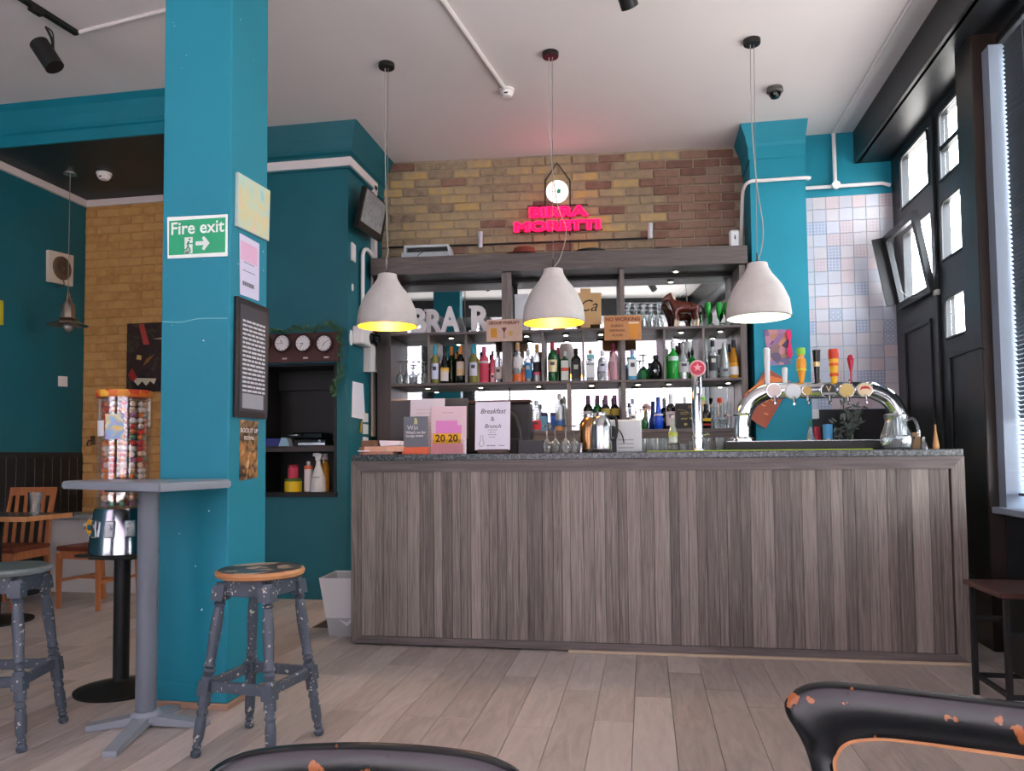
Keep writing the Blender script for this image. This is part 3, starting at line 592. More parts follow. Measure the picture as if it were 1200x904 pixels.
# grey card on orange foot
x0, x1 = at(473, 500, 'Y', 4.52).x, at(501.5, 500, 'Y', 4.52).x; hS = at(487, 488.5, 'Y', 4.52).z-CT_; hw = (x1-x0)/2
gc = thing('grey_sign_card', 'grey card sign with white lettering on an orange foot', 'sign', ((x0+x1)/2, 4.52, CT_+.0005))
ob('card', B().bx(-hw, hw, 0, .004, .0, hS, .001), mat('747a82', .6), gc); ob('foot', B().bx(-hw-.002, hw+.004, -.03, .03, 0, .044, .002), mat('f0714b', .55), gc)
ob('crest', B().poly([(-.012, hS*.8), (.012, hS*.8), (.01, hS*.9), (.004, hS*.96), (-.006, hS*.96), (-.009, hS*.88)], -.002, 0), mat('d8cf96', .5), gc, smooth=False)
text('Win', .04, WHITE, gc, (-.02, -.001, hS*.70)); text('What\'s on for', .022, WHITE, gc, (0, -.001, hS*.575), off=.0006); text('lounge event', .021, WHITE, gc, (-.008, -.001, hS*.49), off=.0006)
# papers and napkins at left end
x0 = at(433, 533, 'Y', 4.47).x
pb = thing('envelope_pile', 'peach envelopes spilling over the left end of the counter', 'paper', (x0, 4.44, CT_+.0005))
ob('envelope', B().bx(-.03, .16, -.0, .1, 0, .018, .003), mat('c98d7c', .7), pb); ob('envelope', B().slab([(-.03, .02), (.12, 0), (.22, .02), (.2, .14), (.02, .15)], .018, .05), mat('eeb79a', .7), pb, smooth=False)
ob('envelope', B().slab([(-.06, -.01), (0, .0), (.03, .06), (-.02, .05)], .02, .026), PAPER, pb, smooth=False)
np_ = tag(ob('napkin', B().rings([[Vector(p) for p in ((-.06, 0, .05), (.06, 0, .055), (.1, .08, .05), (-.02, .08, .05))], [Vector(p) for p in ((-.07, .0, .085), (.07, .01, .08), (.09, .07, .078), (-.04, .07, .085))]]), PAPER, loc=(at(457, 533, 'Y', 4.5).x, 4.5, CT_+.0025), smooth=False), 'crumpled white paper lying on peach envelopes', 'paper')
tag(ob('cardboard_box', B().bx(-.05, .05, 0, .1, 0, .05, .002).bx(-.035, .04, .0, .09, .05, .09, .002), mat('8a6650', .7), loc=(at(430, 530, 'Y', 4.6).x-.0, 4.6, CT_+.0005), smooth=False), 'small brown cardboard boxes at the left end of the counter', 'box')
# dark screen panels behind the leaflets
x0, x1 = at(457, 480, 'Y', 4.85).x, at(548, 480, 'Y', 4.85).x; zt2 = at(500, 468, 'Y', 4.85).z
lp = thing('till_screen', 'dark grey back of a till screen behind the leaflets', 'screen', ((x0+x1)/2, 4.85, CT_+.0005)); hw = (x1-x0)/2
ob('screen', B().bx(-hw, hw, 0, .02, .10, zt2-CT_, .004), mat('4b4a4b', .45), lp); ob('stand', B().bx(-.06, .06, .02, .12, 0, .2, .004).bx(-.1, .1, -.02, .14, 0, .012, .003), BLACKM, lp)
ob('keyboard', B().bx(-hw, hw-.1, -.12, -.03, 0, .03, .004), BLACKM, lp)
# coffee grinder / black pos terminal
x0, x1 = at(596, 480, 'Y', 4.9).x, at(624, 480, 'Y', 4.9).x; zt2 = at(600, 469, 'Y', 4.9).z; xl = at(543, 480, 'Y', 4.9).x
ps = thing('pos_terminal', 'bulky black till housing behind the breakfast menu', 'till', ((xl+x1)/2, 4.88, CT_+.0005)); hw = (x1-xl)/2
ob('housing', B().bx(-hw, hw-.01, 0, .11, 0, zt2-CT_-.02, .012), BLACKM, ps); ob('top_cover', B().bx(-hw, hw-.01, .0, .1, zt2-CT_-.018, zt2-CT_, .005), mat('4a3028', .5), ps)
ob('cable', B().tube([(hw-.16, -.012, .27), (hw-.11, -.012, .24), (hw-.08, -.012, .16), (hw-.07, -.012, .06)], .012, 8, 4), mat('37393b', .4), ps)
x0, x1 = at(607, 520, 'Y', 4.7).x, at(637, 520, 'Y', 4.7).x
box_thing('receipt_printer', 'small dark grey box printer on the counter', 'printer', x0, x1, 4.7, .1, CT_+.0005, at(620, 515.5, 'Y', 4.7).z, mat('34373a', .5), .005)
box_thing('card_reader', 'flat black card reader between menu and printer', 'card reader', at(598, 520, 'Y', 4.78).x, at(606.5, 520, 'Y', 4.78).x, 4.78, .08, CT_+.0005, at(600, 514, 'Y', 4.78).z, mat('202224', .5), .004)
# upside-down wine glasses on the counter
GW = [(.033, 0), (.034, .002), (.006, .008), (.004, .02), (.004, .085), (.012, .095), (.032, .12), (.036, .15), (.03, .19)]
gl0 = None
def wine_glass(loc, label, group=None, h=.19, m=CLEAR, flip=1, wr=1):
    s = h/.19
    return vessel('wine_glass', label, 'glass', loc, [(r*s*wr, z*s) for r, z in GW], .0012, m, 16, group, flip=flip)
for i, (px_, lab) in enumerate(((641, 'leftmost'), (651, 'second from left'), (663, 'third from left'), (673, 'rightmost'))):
    yy = 4.72+(i % 2)*.055; v = at(px_, 528, 'Y', yy); wine_glass((v.x, yy, CT_+.0005), 'upturned wine glass on the counter, %s of four' % lab, 'upturned wine glasses on the counter', .17)
# flasks
def flask(px_, Y, m, lab, ytop):
    v = at(px_, 528, 'Y', Y); h = at(px_, ytop, 'Y', Y).z-CT_
    t = thing('vacuum_flask', lab, 'flask', (v.x, Y, CT_+.0005), group='vacuum flasks on the counter')
    ob('body', B().lathe([(.062, .012), (.064, .03), (.064, h*.62), (.058, h*.74), (.042, h*.86), (.03, h*.9)], 28), m, t)
    ob('base_ring', B().lathe([(.064, 0), (.066, .004), (.063, .02)], 28), BLACKM, t); ob('lid', B().lathe([(.031, h*.89), (.033, h*.93), (.03, h*.99), (0, h)], 24), STEEL, t)
    ob('handle', B().tube([(.03, 0, h*.88), (.085, 0, h*.86), (.095, 0, h*.6), (.085, 0, h*.35), (.062, 0, h*.3)], .009, 8, 4), BLACKM, t)
flask(705, 4.72, mat('c4c6c8', .22, metal=1), 'brushed silver vacuum flask with a black handle on the counter', 483)
flask(691, 4.90, mat('9a7650', .25, metal=1), 'bronze vacuum flask behind the silver one', 485)
v = at(681, 528, 'Y', 4.8); tag(ob('jigger', B().lathe([(.012, 0), (.009, .025), (.014, .06), (.013, .061), (.008, .028)], 16), STEEL, loc=(v.x, 4.8, CT_+.0005)), 'slim steel jigger left of the vacuum flasks', 'jigger')
# white coffee machine
x0, x1 = at(713, 510, 'Y', 4.84).x, at(752, 510, 'Y', 4.84).x; h = at(730, 492, 'Y', 4.84).z-CT_
cm = thing('coffee_machine', 'white boxy machine with a black curved dial on the counter', 'machine', ((x0+x1)/2, 4.84, CT_+.0005)); hw = (x1-x0)/2
ob('body', B().bx(-hw, hw, 0, .14, 0, h, .008), mat('cdd2d2', .4), cm)
arc = [(-hw+.005+.09*math.cos(t), h*.28+.11*math.sin(t)) for t in [R(90-i*10) for i in range(10)]]
ob('arc_trim', B().tube([(x_, -.003, z) for x_, z in arc], .004, 6), BLACKM, cm)
ob('dial', B().poly([(-hw, h*.85), (-hw+.04, h*.78), (-hw+.065, h*.62), (-hw+.03, h*.45), (-hw, h*.42)], -.012, .0), BLACKM, cm, smooth=False)
ob('dispenser', B().bx(-hw-.012, -hw+.05, -.03, .02, 0, h*.42, .004), BLACKM, cm)
for i in range(3): ob('printed_line', B().bx(-hw+.06, hw-.05, -.001, 0, h*(.12+.12*i), h*(.16+.12*i)), mat('a9aaa8', .6), cm, smooth=False)
# row of tumblers
for i in range(6):
    v = at(754+i*7.2, 528, 'Y', 4.88)
    vessel('tumbler', '%s of the six clear tumblers in a row beside the white machine' % ('leftmost', 'second', 'third', 'fourth', 'fifth', 'rightmost')[i], 'glass', (v.x, 4.88+(i % 2)*.04, CT_+.0005), [(.019, 0), (.021, .002), (.024, .085)], .0015, CLEAR, 14, 'row of six tumblers on the counter')
for i, (px_, h) in enumerate(((801, .05), (811, .065))):
    v = at(px_, 528, 'Y', 4.9); vessel('shot_glass', ('squat clear glass left of the slim tap column', 'taller clear glass just behind the slim tap column')[i], 'glass', (v.x, 4.92, CT_+.0005), [(.02, 0), (.026, h)], .002, CLEAR, 14)
for i, px_ in enumerate((829, 844)):
    v = at(px_, 528, 'Y', 4.95); vessel('straight_glass', ('straight glass with a black rim right of the slim tap column', 'straight clear glass beside the tap bridge leg')[i], 'glass', (v.x, 4.965, CT_+.0005), [(.028, 0), (.03, .085)], .002, CLEAR, 14)
# display bottle on black stand
v = at(789, 528, 'Y', 4.7); h = at(789, 488, 'Y', 4.7).z-CT_
db = thing('display_bottle', 'tall clear bottle with yellow green label on a black stand', 'bottle', (v.x, 4.70, CT_+.0065))
ob('stand', B().bx(-.035, .035, -.03, .03, .0, .006).bx(-.035, -.027, -.03, .03, 0, .035).bx(.027, .035, -.03, .03, 0, .035).bx(-.035, .035, -.03, .03, .035, .041), BLACKM, db, smooth=False)
ob('bottle_glass', B().lathe([(.02, .042), (.026, .05), (.026, h*.5), (.022, h*.6), (.011, h*.75), (.01, h*.93)], 16), glass_mat('cloudy_glass', 'dfe6dc', .5), db)
ob('cap', B().lathe([(.011, h*.92), (.012, h*.98), (0, h)], 12), WHITE, db); ob('label_band', B().lathe([(.0268, h*.4), (.0268, h*.52)], 16), mat('b7bf52', .5), db)
# ================================================================== BACK BAR
FV = -.36                                  # front plane of the shelving, measured from the brick face
def ub(px_, py_=420, v=FV): return atb(px_, py_, v)[0]
def zb_(px_, py_, v=FV): return atb(px_, py_, v)[1]
zU = zb_(660, 386); zL = zb_(660, 446.5); zD = zb_(660, 504.5); zB0 = zb_(480, 323); zB1 = zb_(480, 303)
U0, U1 = ub(443, 420), ub(876, 420)
bb = thing('back_bar_shelving', 'grey brown mirrored back bar shelving against the brick wall', 'shelving', W(0, FV, 0), BA)
D = -FV
ob('crown_beam', B().bx(U0-.05, U1+.01, -.05, -.02, zB0, zB1, .002), SHELFW, bb, smooth=False)
ob('crown_board', B().bx(U0-.05, U1+.01, -.02, D-.02, zB1-.03, zB1).bx(U0-.05, U0-.02, -.02, D-.02, zB0, zB1), SHELFW, bb, smooth=False)
ob('header', B().bx(U0, U1, D-.08, D-.05, zB0-.025, zB1-.03), mat('171414', .5), bb, smooth=False)
ob('soffit_board', B().bx(U0, U1, -.02, D-.05, zB0, zB0+.02), mat('2a2523', .5), bb, smooth=False)
def upr(p0, p1, z0, z1, m=SHELFV, nm='upright', y1=None):
    ob(nm, B().bx(ub(p0), ub(p1), 0, y1 or D-.04, z0, z1, .0015), m, bb, smooth=False)
upr(442, 458, .9, zB0, SHELFD); upr(868.5, 876, .9, zB0); upr(588.5, 594.5, zL, zB0); upr(727.5, 733, zD, zB0)
upr(594.6, 600, zL, zB0, y1=.03, nm='upright_edge'); 
TS = .021
def shelf_(z, nm='shelf'): ob(nm, B().bx(ub(458)+.002, ub(868.5)-.002, -.004, D-.04, z-TS, z, .002), SHELFW, bb, smooth=False)
shelf_(zU); shelf_(zL)
for p_ in (502, 546, 683.5, 779, 825): ob('divider', B().bx(ub(p_)-.009, ub(p_)+.009, .003, D-.04, zL, zU-TS, .001), SHELFV, bb, smooth=False)
ob('divider', B().bx(ub(636)-.009, ub(636)+.009, .003, D-.04, zL, zU-TS, .001), SHELFV, bb, smooth=False)
ob('lower_upright', B().bx(ub(664), ub(668), .003, D-.04, zD, zL-TS), SHELFV, bb, smooth=False)
ob('deck', B().bx(ub(458), ub(868.5), -.01, D-.03, zD-.03, zD, .002), SHELFW, bb, smooth=False)
ob('deck_front', B().bx(ub(458), ub(868.5), .0, .02, .9, zD-.03), SHELFW, bb, smooth=False)
for i, (a_, b_) in enumerate(((458, 592), (592, 730), (730, 868.5))):
    ob('mirror', B().bx(ub(a_)+(0 if i == 0 else .01), ub(b_)-.004, D-.045, D-.04, zD, zB0-.02), MIRROR, bb, smooth=False, label='mirror panel')
ob('back_board', B().bx(U0, U1, D-.038, D-.01, .9, zB0+.02), SHELFD, bb, smooth=False)
SPOT = mat('fff1dc', .3, emit=5)
for px_, z in [(526, zU-TS), (616, zU-TS), (663, zU-TS), (705, zU-TS), (801, zU-TS), (848, zU-TS), (498, zL-TS), (561, zL-TS), (630, zL-TS), (693, zL-TS), (748, zL-TS), (785, zL-TS), (856, zL-TS), (796, zB0)]:
    o = ob('downlight', B().lathe([(.033, 0), (.034, -.006), (.026, -.014), (0, -.014)], 18), STEEL, bb, (ub(px_), .12, z))
    ob('lamp_lens', B().lathe([(.018, -.0145), (.016, -.017), (0, -.018)], 14), SPOT, o)
tag(ob('back_counter', B().bx(0, U1-U0, -.25, -.012, 0, 1.06, .004), SHELFD, loc=W(U0, FV, 0), rot=(0, 0, BA), smooth=False), 'dark back counter below the bottle shelves', 'counter')
# ------------------------------------------------------------------ bottles
G = {'clear': glass_mat('bottle_clear', 'e6eaec', .3), 'dark': mat('0c100d', .12), 'olive': mat('1d2a14', .12), 'green': mat('1fae3a', .12, trans=.35), 'dgreen': mat('0e4f26', .12),
     'aqua': glass_mat('bottle_aqua', '79c3dc', .55), 'pink': mat('d8566b', .15), 'palepink': glass_mat('bottle_pink', 'f0c9cf', .45), 'amber': mat('b5780f', .12), 'straw': mat('8d8c48', .12, trans=.2), 'blue': mat('1648c2', .12), 'silver': mat('a9adaa', .2, metal=.6), 'brown': mat('3a1608', .12), 'orange': mat('c8531c', .2)}
CAP = {'teal': '1c97a9', 'black': '121212', 'orange': 'd6822f', 'gold': 'b98f45', 'red': 'a71f38', 'pink': 'c05c86', 'wood': 'c79b6c', 'purple': '5b3a58', 'blue': '27469a', 'silver': 'b9bcc0', 'crimson': '93214d', 'turq': '63b7bf', 'white': 'e0e0e0', 'lilac': '8f93b8'}
BK = {'wine': [(.0, 0), (.93, 0), (1, .02), (1, .58), (.9, .65), (.5, .73), (.38, .78), (.36, .97), (.4, .975), (.4, 1)],
      'burg': [(.0, 0), (.93, 0), (1, .02), (1, .44), (.85, .54), (.55, .66), (.4, .76), (.36, .97), (.4, .975), (.4, 1)],
      'spirit': [(.0, 0), (.94, 0), (1, .02), (1, .62), (.88, .69), (.45, .76), (.36, .8), (.36, 1)],
      'tall': [(.0, 0), (.9, 0), (1, .05), (1, .4), (.8, .6), (.5, .8), (.4, .95), (.42, 1)],
      'flute': [(.0, 0), (.8, 0), (1, .1), (.95, .35), (.7, .45), (.55, .6), (.4, .9), (.4, 1)],
      'round': [(.0, 0), (.7, 0), (1, .15), (1, .5), (.8, .68), (.35, .8), (.3, 1)],
      'square': [(.0, 0), (.97, 0), (1, .02), (1, .64), (.85, .71), (.42, .77), (.36, .82), (.36, 1)]}
def bottle(px_, ytop, wpx, z, kind, glass, cap, lab=None, label='', v=-.30, capt=.84, band=None, pour=0, group=None, tx=None, nm='bottle'):
    u = ub(px_, 430, v); D_ = (W(u, v, z)-Vector((0, 0, EYE))).dot(fw); r = wpx/2*D_/F; h = atb(px_, ytop, v)[1]-z
    if pour: hb = h-.05
    else: hb = h
    seg = 18; k = 1
    if kind == 'square': seg = 4; k = 1.38
    M = Matrix.Rotation(PI/4, 4, 'Z') if kind == 'square' else None
    if kind == 'square':
        b = B(); rs = []
        for rr, t in BK[kind][1:]:
            sq = rr > .5; n = 16; ring = []
            for j in range(n):
                a = 2*PI*(j+.5)/n; c_, s_ = math.cos(a), math.sin(a); kk = (1/max(abs(c_), abs(s_))) if sq else 1
                kk = min(kk, 1.3); ring.append(Vector((rr*r*c_*kk, rr*r*s_*kk, t*hb)))
            rs.append(ring)
        b.rings(rs)
    else: b = B().lathe([(rr*r, t*hb) for rr, t in BK[kind]], seg)
    o = ob(nm, b, G[glass], loc=W(u, v, z+.0005), rot=(0, 0, BA)); tag(o, label, 'bottle', group)
    if cap: ob('cap', B().lathe([(.40*r, capt*hb), (.47*r, capt*hb+.002), (.45*r, hb*1.0), (.3*r, hb+.003), (0, hb+.003)], 12), mat(CAP[cap], .4), o)
    if pour:
        ob('pourer', B().lathe([(.42*r, hb-.002), (.42*r, hb+.012), (.004, hb+.02), (.003, h), (0, h)], 10), STEEL, o)
    if lab:
        c_, a0, a1 = lab; rr = r*1.02
        if kind == 'square': ob('label', B().bx(-r*.86, r*.86, -r*1.015, -r*.98, a0*hb, a1*hb), mat(c_, .6), o, smooth=False)
        else:
            b = B(); n = 12; f = []
            lo, hi = [], []
            for j in range(n+1):
                a = -PI/2-1.25+2.5*j/n; lo.append(b.bm.verts.new((rr*math.cos(a), rr*math.sin(a), a0*hb))); hi.append(b.bm.verts.new((rr*math.cos(a), rr*math.sin(a), a1*hb)))
            for j in range(n): b.bm.faces.new((lo[j], lo[j+1], hi[j+1], hi[j]))
            ob('label', b, mat(c_, .6), o)
        if band:
            c2, b0, b1 = band
            if kind == 'square': ob('label_band', B().bx(-r*.87, r*.87, -r*1.03, -r*.98, b0*hb, b1*hb), mat(c2, .6), o, smooth=False)
            else: ob('label_band', B().lathe([(rr*1.01, b0*hb), (rr*1.01, b1*hb)], 16), mat(c2, .6), o)
        elif a1-a0 > .2:
            ob('label_print', B().bx(-r*.45, r*.45, -rr*1.03, -rr*1.01, (a0*.45+a1*.55)*hb, (a0*.2+a1*.8)*hb), mat('4a4650' if c_ > '8' else 'b9b4a6', .6), o, smooth=False)
    if tx: text(tx[0], tx[1], mat(tx[2], .5), o, (0, -r*1.04-.001, tx[3]*hb))
    return o
g1 = 'bottles on the long middle shelf'
E_ = ' on the middle shelf'
bottle(510, 405, 9, zL, 'wine', 'straw', 'teal', ('c3cbe0', .12, .52), 'white wine bottle with teal cap and pale blue label, first bottle after the upturned glasses', group=g1, capt=.75)
bottle(521, 406, 10, zL, 'burg', 'dark', 'black', ('d3cdc6', .06, .36), 'dark wine bottle with yellow and white label'+E_, band=('d9a52a', .30, .42), group=g1)
bottle(529, 407, 9, zL, 'wine', 'olive', 'orange', None, 'slim dark green wine bottle with orange capsule and no visible label', group=g1, capt=.78, v=-.19)
bottle(534.5, 415, 7, zL, 'wine', 'dark', 'gold', None, 'short black bottle with gold neck between two orange capsules', group=g1, v=-.14)
bottle(540, 406, 10, zL, 'wine', 'dark', 'orange', ('cfc4b0', .2, .58), 'dark wine bottle with orange capsule and cream and ochre label', band=('c89a4e', .22, .38), group=g1, capt=.78)
bottle(555, 404, 10, zL, 'wine', 'straw', 'teal', ('c6cad6', .18, .53), 'white wine bottle with teal cap just right of the second divider', group=g1, capt=.76)
bottle(560.5, 421, 5, zL, 'spirit', 'straw', 'gold', None, 'tiny straw coloured miniature beside the pink gin bottle', group=g1, v=-.3)
bottle(567.5, 407, 11, zL, 'spirit', 'pink', 'pink', ('c53a55', .05, .5), 'large pink gin bottle with pink cap', band=('c9bcc4', .54, .6), group=g1)
bottle(577.5, 412, 6, zL, 'spirit', 'pink', 'black', ('e5a6b2', .0, .3), 'small pink bottle with black cap beside the large pink gin', group=g1, v=-.29)
bottle(584, 408, 9, zL, 'spirit', 'clear', 'black', ('cfc6bc', .1, .45), 'clear spirit bottle with black cap under the left hanging sign', group=g1, capt=.72)
bottle(606.5, 402, 12, zL, 'spirit', 'clear', 'wood', ('d8d3d0', .35, .62), 'clear bottle with long wooden stopper and orange foot band', band=('cf6a33', .02, .2), group=g1, capt=.8)
bottle(613.5, 431, 5, zL, 'spirit', 'orange', 'orange', None, 'tiny orange miniature between two clear bottles', group=g1, v=-.31)
bottle(619, 404, 9, zL, 'spirit', 'clear', 'silver', ('2f7fb4', .12, .6), 'clear bottle with a bright blue diamond label and pourer', group=g1, pour=1)
bottle(629.5, 404, 10, zL, 'spirit', 'clear', 'gold', ('26262a', .25, .52), 'bottle with gold capsule and black and pink label', band=('c04a68', .18, .26), group=g1, capt=.78)
bottle(647.5, 401, 11, zL, 'spirit', 'dgreen', 'red', ('dcd0a0', .24, .54), 'dark green whiskey bottle with red capsule and cream label', group=g1, capt=.8)
bottle(654, 408, 7, zL, 'spirit', 'dgreen', 'crimson', None, 'second dark green bottle behind the whiskey with the cream label', group=g1, v=-.12)
bottle(662, 412, 10, zL, 'square', 'dgreen', 'silver', ('cdd0c8', .03, .68), 'square dark green liqueur bottle with white and red label', band=('cf5548', .33, .44), group=g1)
bottle(675, 409, 11, zL, 'square', 'dark', 'black', ('2b2b2d', .05, .6), 'square black whiskey bottle with black label', group=g1, tx=('No. 7', .016, 'c9c6bf', .4))
bottle(692, 411, 10, zL, 'square', 'clear', 'wood', ('d6dadb', .1, .5), 'square clear gin bottle with pale stopper and turquoise neck', band=('7fc3c6', .72, .86), group=g1, capt=.9)
bottle(706, 411, 11, zL, 'spirit', 'clear', 'white', ('c6c9d6', .3, .6), 'clear vodka bottle with a white label and short cap', group=g1)
bottle(719, 403, 10, zL, 'spirit', 'palepink', 'crimson', ('d9b7bd', .5, .64), 'pale pink tinted bottle with crimson capsule beside the middle upright', group=g1, capt=.78)
bottle(741, 410, 10.5, zL, 'square', 'aqua', 'lilac', ('dfe0da', .12, .66), 'square pale blue gin bottle right of the middle upright', group=g1)
bottle(768.5, 417, 14, zL, 'round', 'dark', 'black', None, 'squat round black bottle with a silver star', group=g1)
ob('star', B().poly([(.018*math.sin(i*PI/4)*(1 if i % 2 == 0 else .35), .018*math.cos(i*PI/4)*(1 if i % 2 == 0 else .35)) for i in range(8)], -.003, 0), mat('9b9da0', .3, metal=.7), bpy.data.objects[[o.name for o in COL.objects if o.get('label', '').startswith('squat round black')][0]], loc=(-.012, -.05, .07))
bottle(789, 395, 12, zL, 'spirit', 'green', 'white', ('b9cfc4', .5, .62), 'bright green gin bottle with a pourer', pour=1, group=g1)
bottle(796.5, 402, 7, zL, 'tall', 'brown', 'black', ('cfc7bd', .4, .6), 'slim brown bottle behind the clear round bottle', group=g1, v=-.14)
bottle(801, 397, 13, zL, 'round', 'clear', None, ('b9bcbd', .2, .5), 'clear round decanter style bottle with a pourer', pour=1, group=g1, v=-.26)
bottle(811.5, 404, 8, zL, 'spirit', 'green', 'black', None, 'small bright green bottle behind the red tap badge', pour=1, group=g1, v=-.15)
bottle(835.5, 393, 11, zL, 'spirit', 'clear', 'black', ('3b3d42', .2, .6), 'clear spirit bottle with dark shield label and pourer', pour=1, group=g1)
bottle(843, 410, 6, zL, 'spirit', 'clear', 'black', ('26272a', .0, .3), 'small clear bottle with black foot behind the shield label bottle', group=g1, v=-.15)
bottle(849, 402, 12, zL, 'tall', 'silver', None, ('83888a', .05, .3), 'tall silvery wine bottle with sloping shoulders', group=g1)
bottle(855, 404, 8, zL, 'burg', 'amber', 'black', None, 'amber bottle with a black capsule behind the last two bottles', group=g1, v=-.14, capt=.78)
bottle(860, 399, 11, zL, 'burg', 'amber', 'black', ('d8d6d0', .08, .3), 'amber white wine bottle with a yellow banded label, last on the middle shelf', band=('d99a1a', .3, .4), group=g1, capt=.8)
g2 = 'bottles on the low deck shelf'
bottle(628, 470, 11, zD, 'spirit', 'clear', 'silver', ('cf2236', .04, .34), 'clear bottle with bright red label on the low deck', group=g2)
bottle(655, 462, 11, zD, 'spirit', 'clear', 'white', ('2c5b9d', .12, .28), 'tall clear vodka bottle with blue label on the low deck', band=('b77f4b', .0, .1), group=g2)
bottle(660.5, 465, 7, zD, 'spirit', 'clear', 'silver', None, 'clear bottle tucked behind the blue label vodka', group=g2, v=-.15)
bottle(688.5, 464, 12, zD, 'wine', 'dark', 'purple', ('c6c6d0', .05, .55), 'dark wine bottle with purple capsule, leftmost of four on the low deck', group=g2, capt=.72, v=-.2)
bottle(699.5, 464, 11, zD, 'wine', 'dgreen', 'purple', ('cfcfc4', .05, .5), 'green tinted wine bottle with purple capsule, second of four', group=g2, capt=.72, v=-.24)
bottle(709, 464, 11, zD, 'wine', 'dark', 'purple', ('a79643', .42, .62), 'dark wine bottle with gold label and purple capsule, third of four', group=g2, capt=.72, v=-.28)
bottle(719.5, 464, 11, zD, 'wine', 'dark', 'purple', ('a79643', .42, .62), 'dark wine bottle with gold label beside the low upright, last of four', group=g2, capt=.72, v=-.2)
bottle(740.5, 468, 9, zD, 'spirit', 'clear', 'lilac', ('d9dcdc', .2, .5), 'clear bottle with lilac cap on the low deck right of the upright', group=g2)
bottle(770.5, 466, 11, zD, 'flute', 'blue', 'blue', ('b9c5dc', .42, .48), 'cobalt blue bottle on the low deck', group=g2, capt=.5)
bottle(785, 457, 11, zD, 'spirit', 'dark', 'white', ('d2c8c9', .1, .52), 'dark bottle with white label and white neck on the low deck', group=g2, pour=1, capt=.62)
bottle(826, 474, 11, zD, 'wine', 'dark', 'black', ('c9a41e', .3, .42), 'black liqueur bottle with yellow and red label right of the slim tap', band=('8f1f22', .12, .2), group=g2)
for i, px_ in enumerate((636.5, 650)):
    v_ = -.12; u = ub(px_, 500, v_)
    c = thing('blue_carton', ('light blue drink carton', 'deep blue drink carton')[i]+' behind the upturned glass on the low deck', 'carton', W(u, v_, zD+.0005), BA, 'blue cartons on the low deck')
    ob('body', B().bx(-.035, .035, -.03, .03, 0, .13, .002), mat(('6fb4e2', '1f62c4')[i], .5), c); ob('top_band', B().bx(-.0352, .0352, -.0302, .0302, .13, .16, .002), mat('1a2a5c', .5), c)
# glassware on the shelves
def bglass(px_, v, z, ytop, label, group, m=CLEAR, flip=1, wr=1, nm='wine_glass'):
    h = atb(px_, ytop, v)[1]-z; s = h/.19
    return vessel(nm, label, 'glass', W(ub(px_, 430, v), v, z+.0005), [(r*s*wr, zz*s) for r, zz in GW], .0012, m, 16, group, flip=flip)
for i, (px_, v_) in enumerate(((469, -.28), (476.5, -.18), (484, -.28), (491.5, -.18), (497.5, -.29))):
    bglass(px_, v_, zL, 424, 'upturned wine glass on the middle shelf, %s from the left end' % ('first', 'second', 'third', 'fourth', 'fifth')[i], 'upturned wine glasses at the left end of the shelf', wr=.95)
bglass(754, -.25, zL, 416, 'upturned green stemmed glass on the middle shelf', 'green stemmed glasses', GREENG, wr=1.25)
bglass(754, -.25, zD, 477, 'upturned green stemmed glass on the low deck', 'green stemmed glasses', GREENG, wr=1.0)
bglass(643, -.3, zD, 488, 'upturned clear glass between the blue cartons', 'single upturned glasses on the deck'); bglass(681, -.3, zD, 484, 'upturned clear glass left of the purple capped wine bottles', 'single upturned glasses on the deck')
n_ = 0
for r_, v_ in enumerate((-.30, -.20, -.11)):
    for px_ in (736, 745, 754, 763, 772):
        nm_ = ('front', 'middle', 'back')[r_]; n_ += 1
        bglass(px_+r_*1.5, v_, zU, 355, 'upturned goblet in the %s row of the top shelf, %s from left' % (nm_, ('first', 'second', 'third', 'fourth', 'fifth')[(n_-1) % 5]), 'upturned goblets on the top shelf', wr=.66, nm='goblet')
for i, (px_, v_) in enumerate(((831, -.30), (844, -.28), (852, -.18))):
    o = bglass(px_, v_, zU, 355, ('leftmost', 'middle', 'rightmost')[i]+' green tulip glass standing on the top shelf', 'green glasses on the top shelf', G['green'], flip=0, wr=.7, nm='green_glass')
for i, px_ in enumerate((832, 847, 860)):
    vessel('glass_dome', '%s clear upturned bowl on the top shelf under the green glasses' % ('left', 'middle', 'right')[i], 'bowl', W(ub(px_, 380, -.12), -.12, zU+.0005), [(.05, 0), (.046, .03), (.03, .055), (.01, .06)], .002, CLEAR, 16, 'clear upturned bowls')
for i in range(6):
    px_ = 838+(i % 3)*8; z = zD+.002+(i//3)*.11
    vessel('pint_glass', '%s glass in the %s row of stacked glasses beside the tap bridge' % (('left', 'middle', 'right')[i % 3], ('lower', 'upper')[i//3]), 'glass', W(ub(px_, 490, -.28), -.28, z), [(.022, 0), (.026, .1)], .002, CLEAR, 14, 'stacked glasses on the low deck')
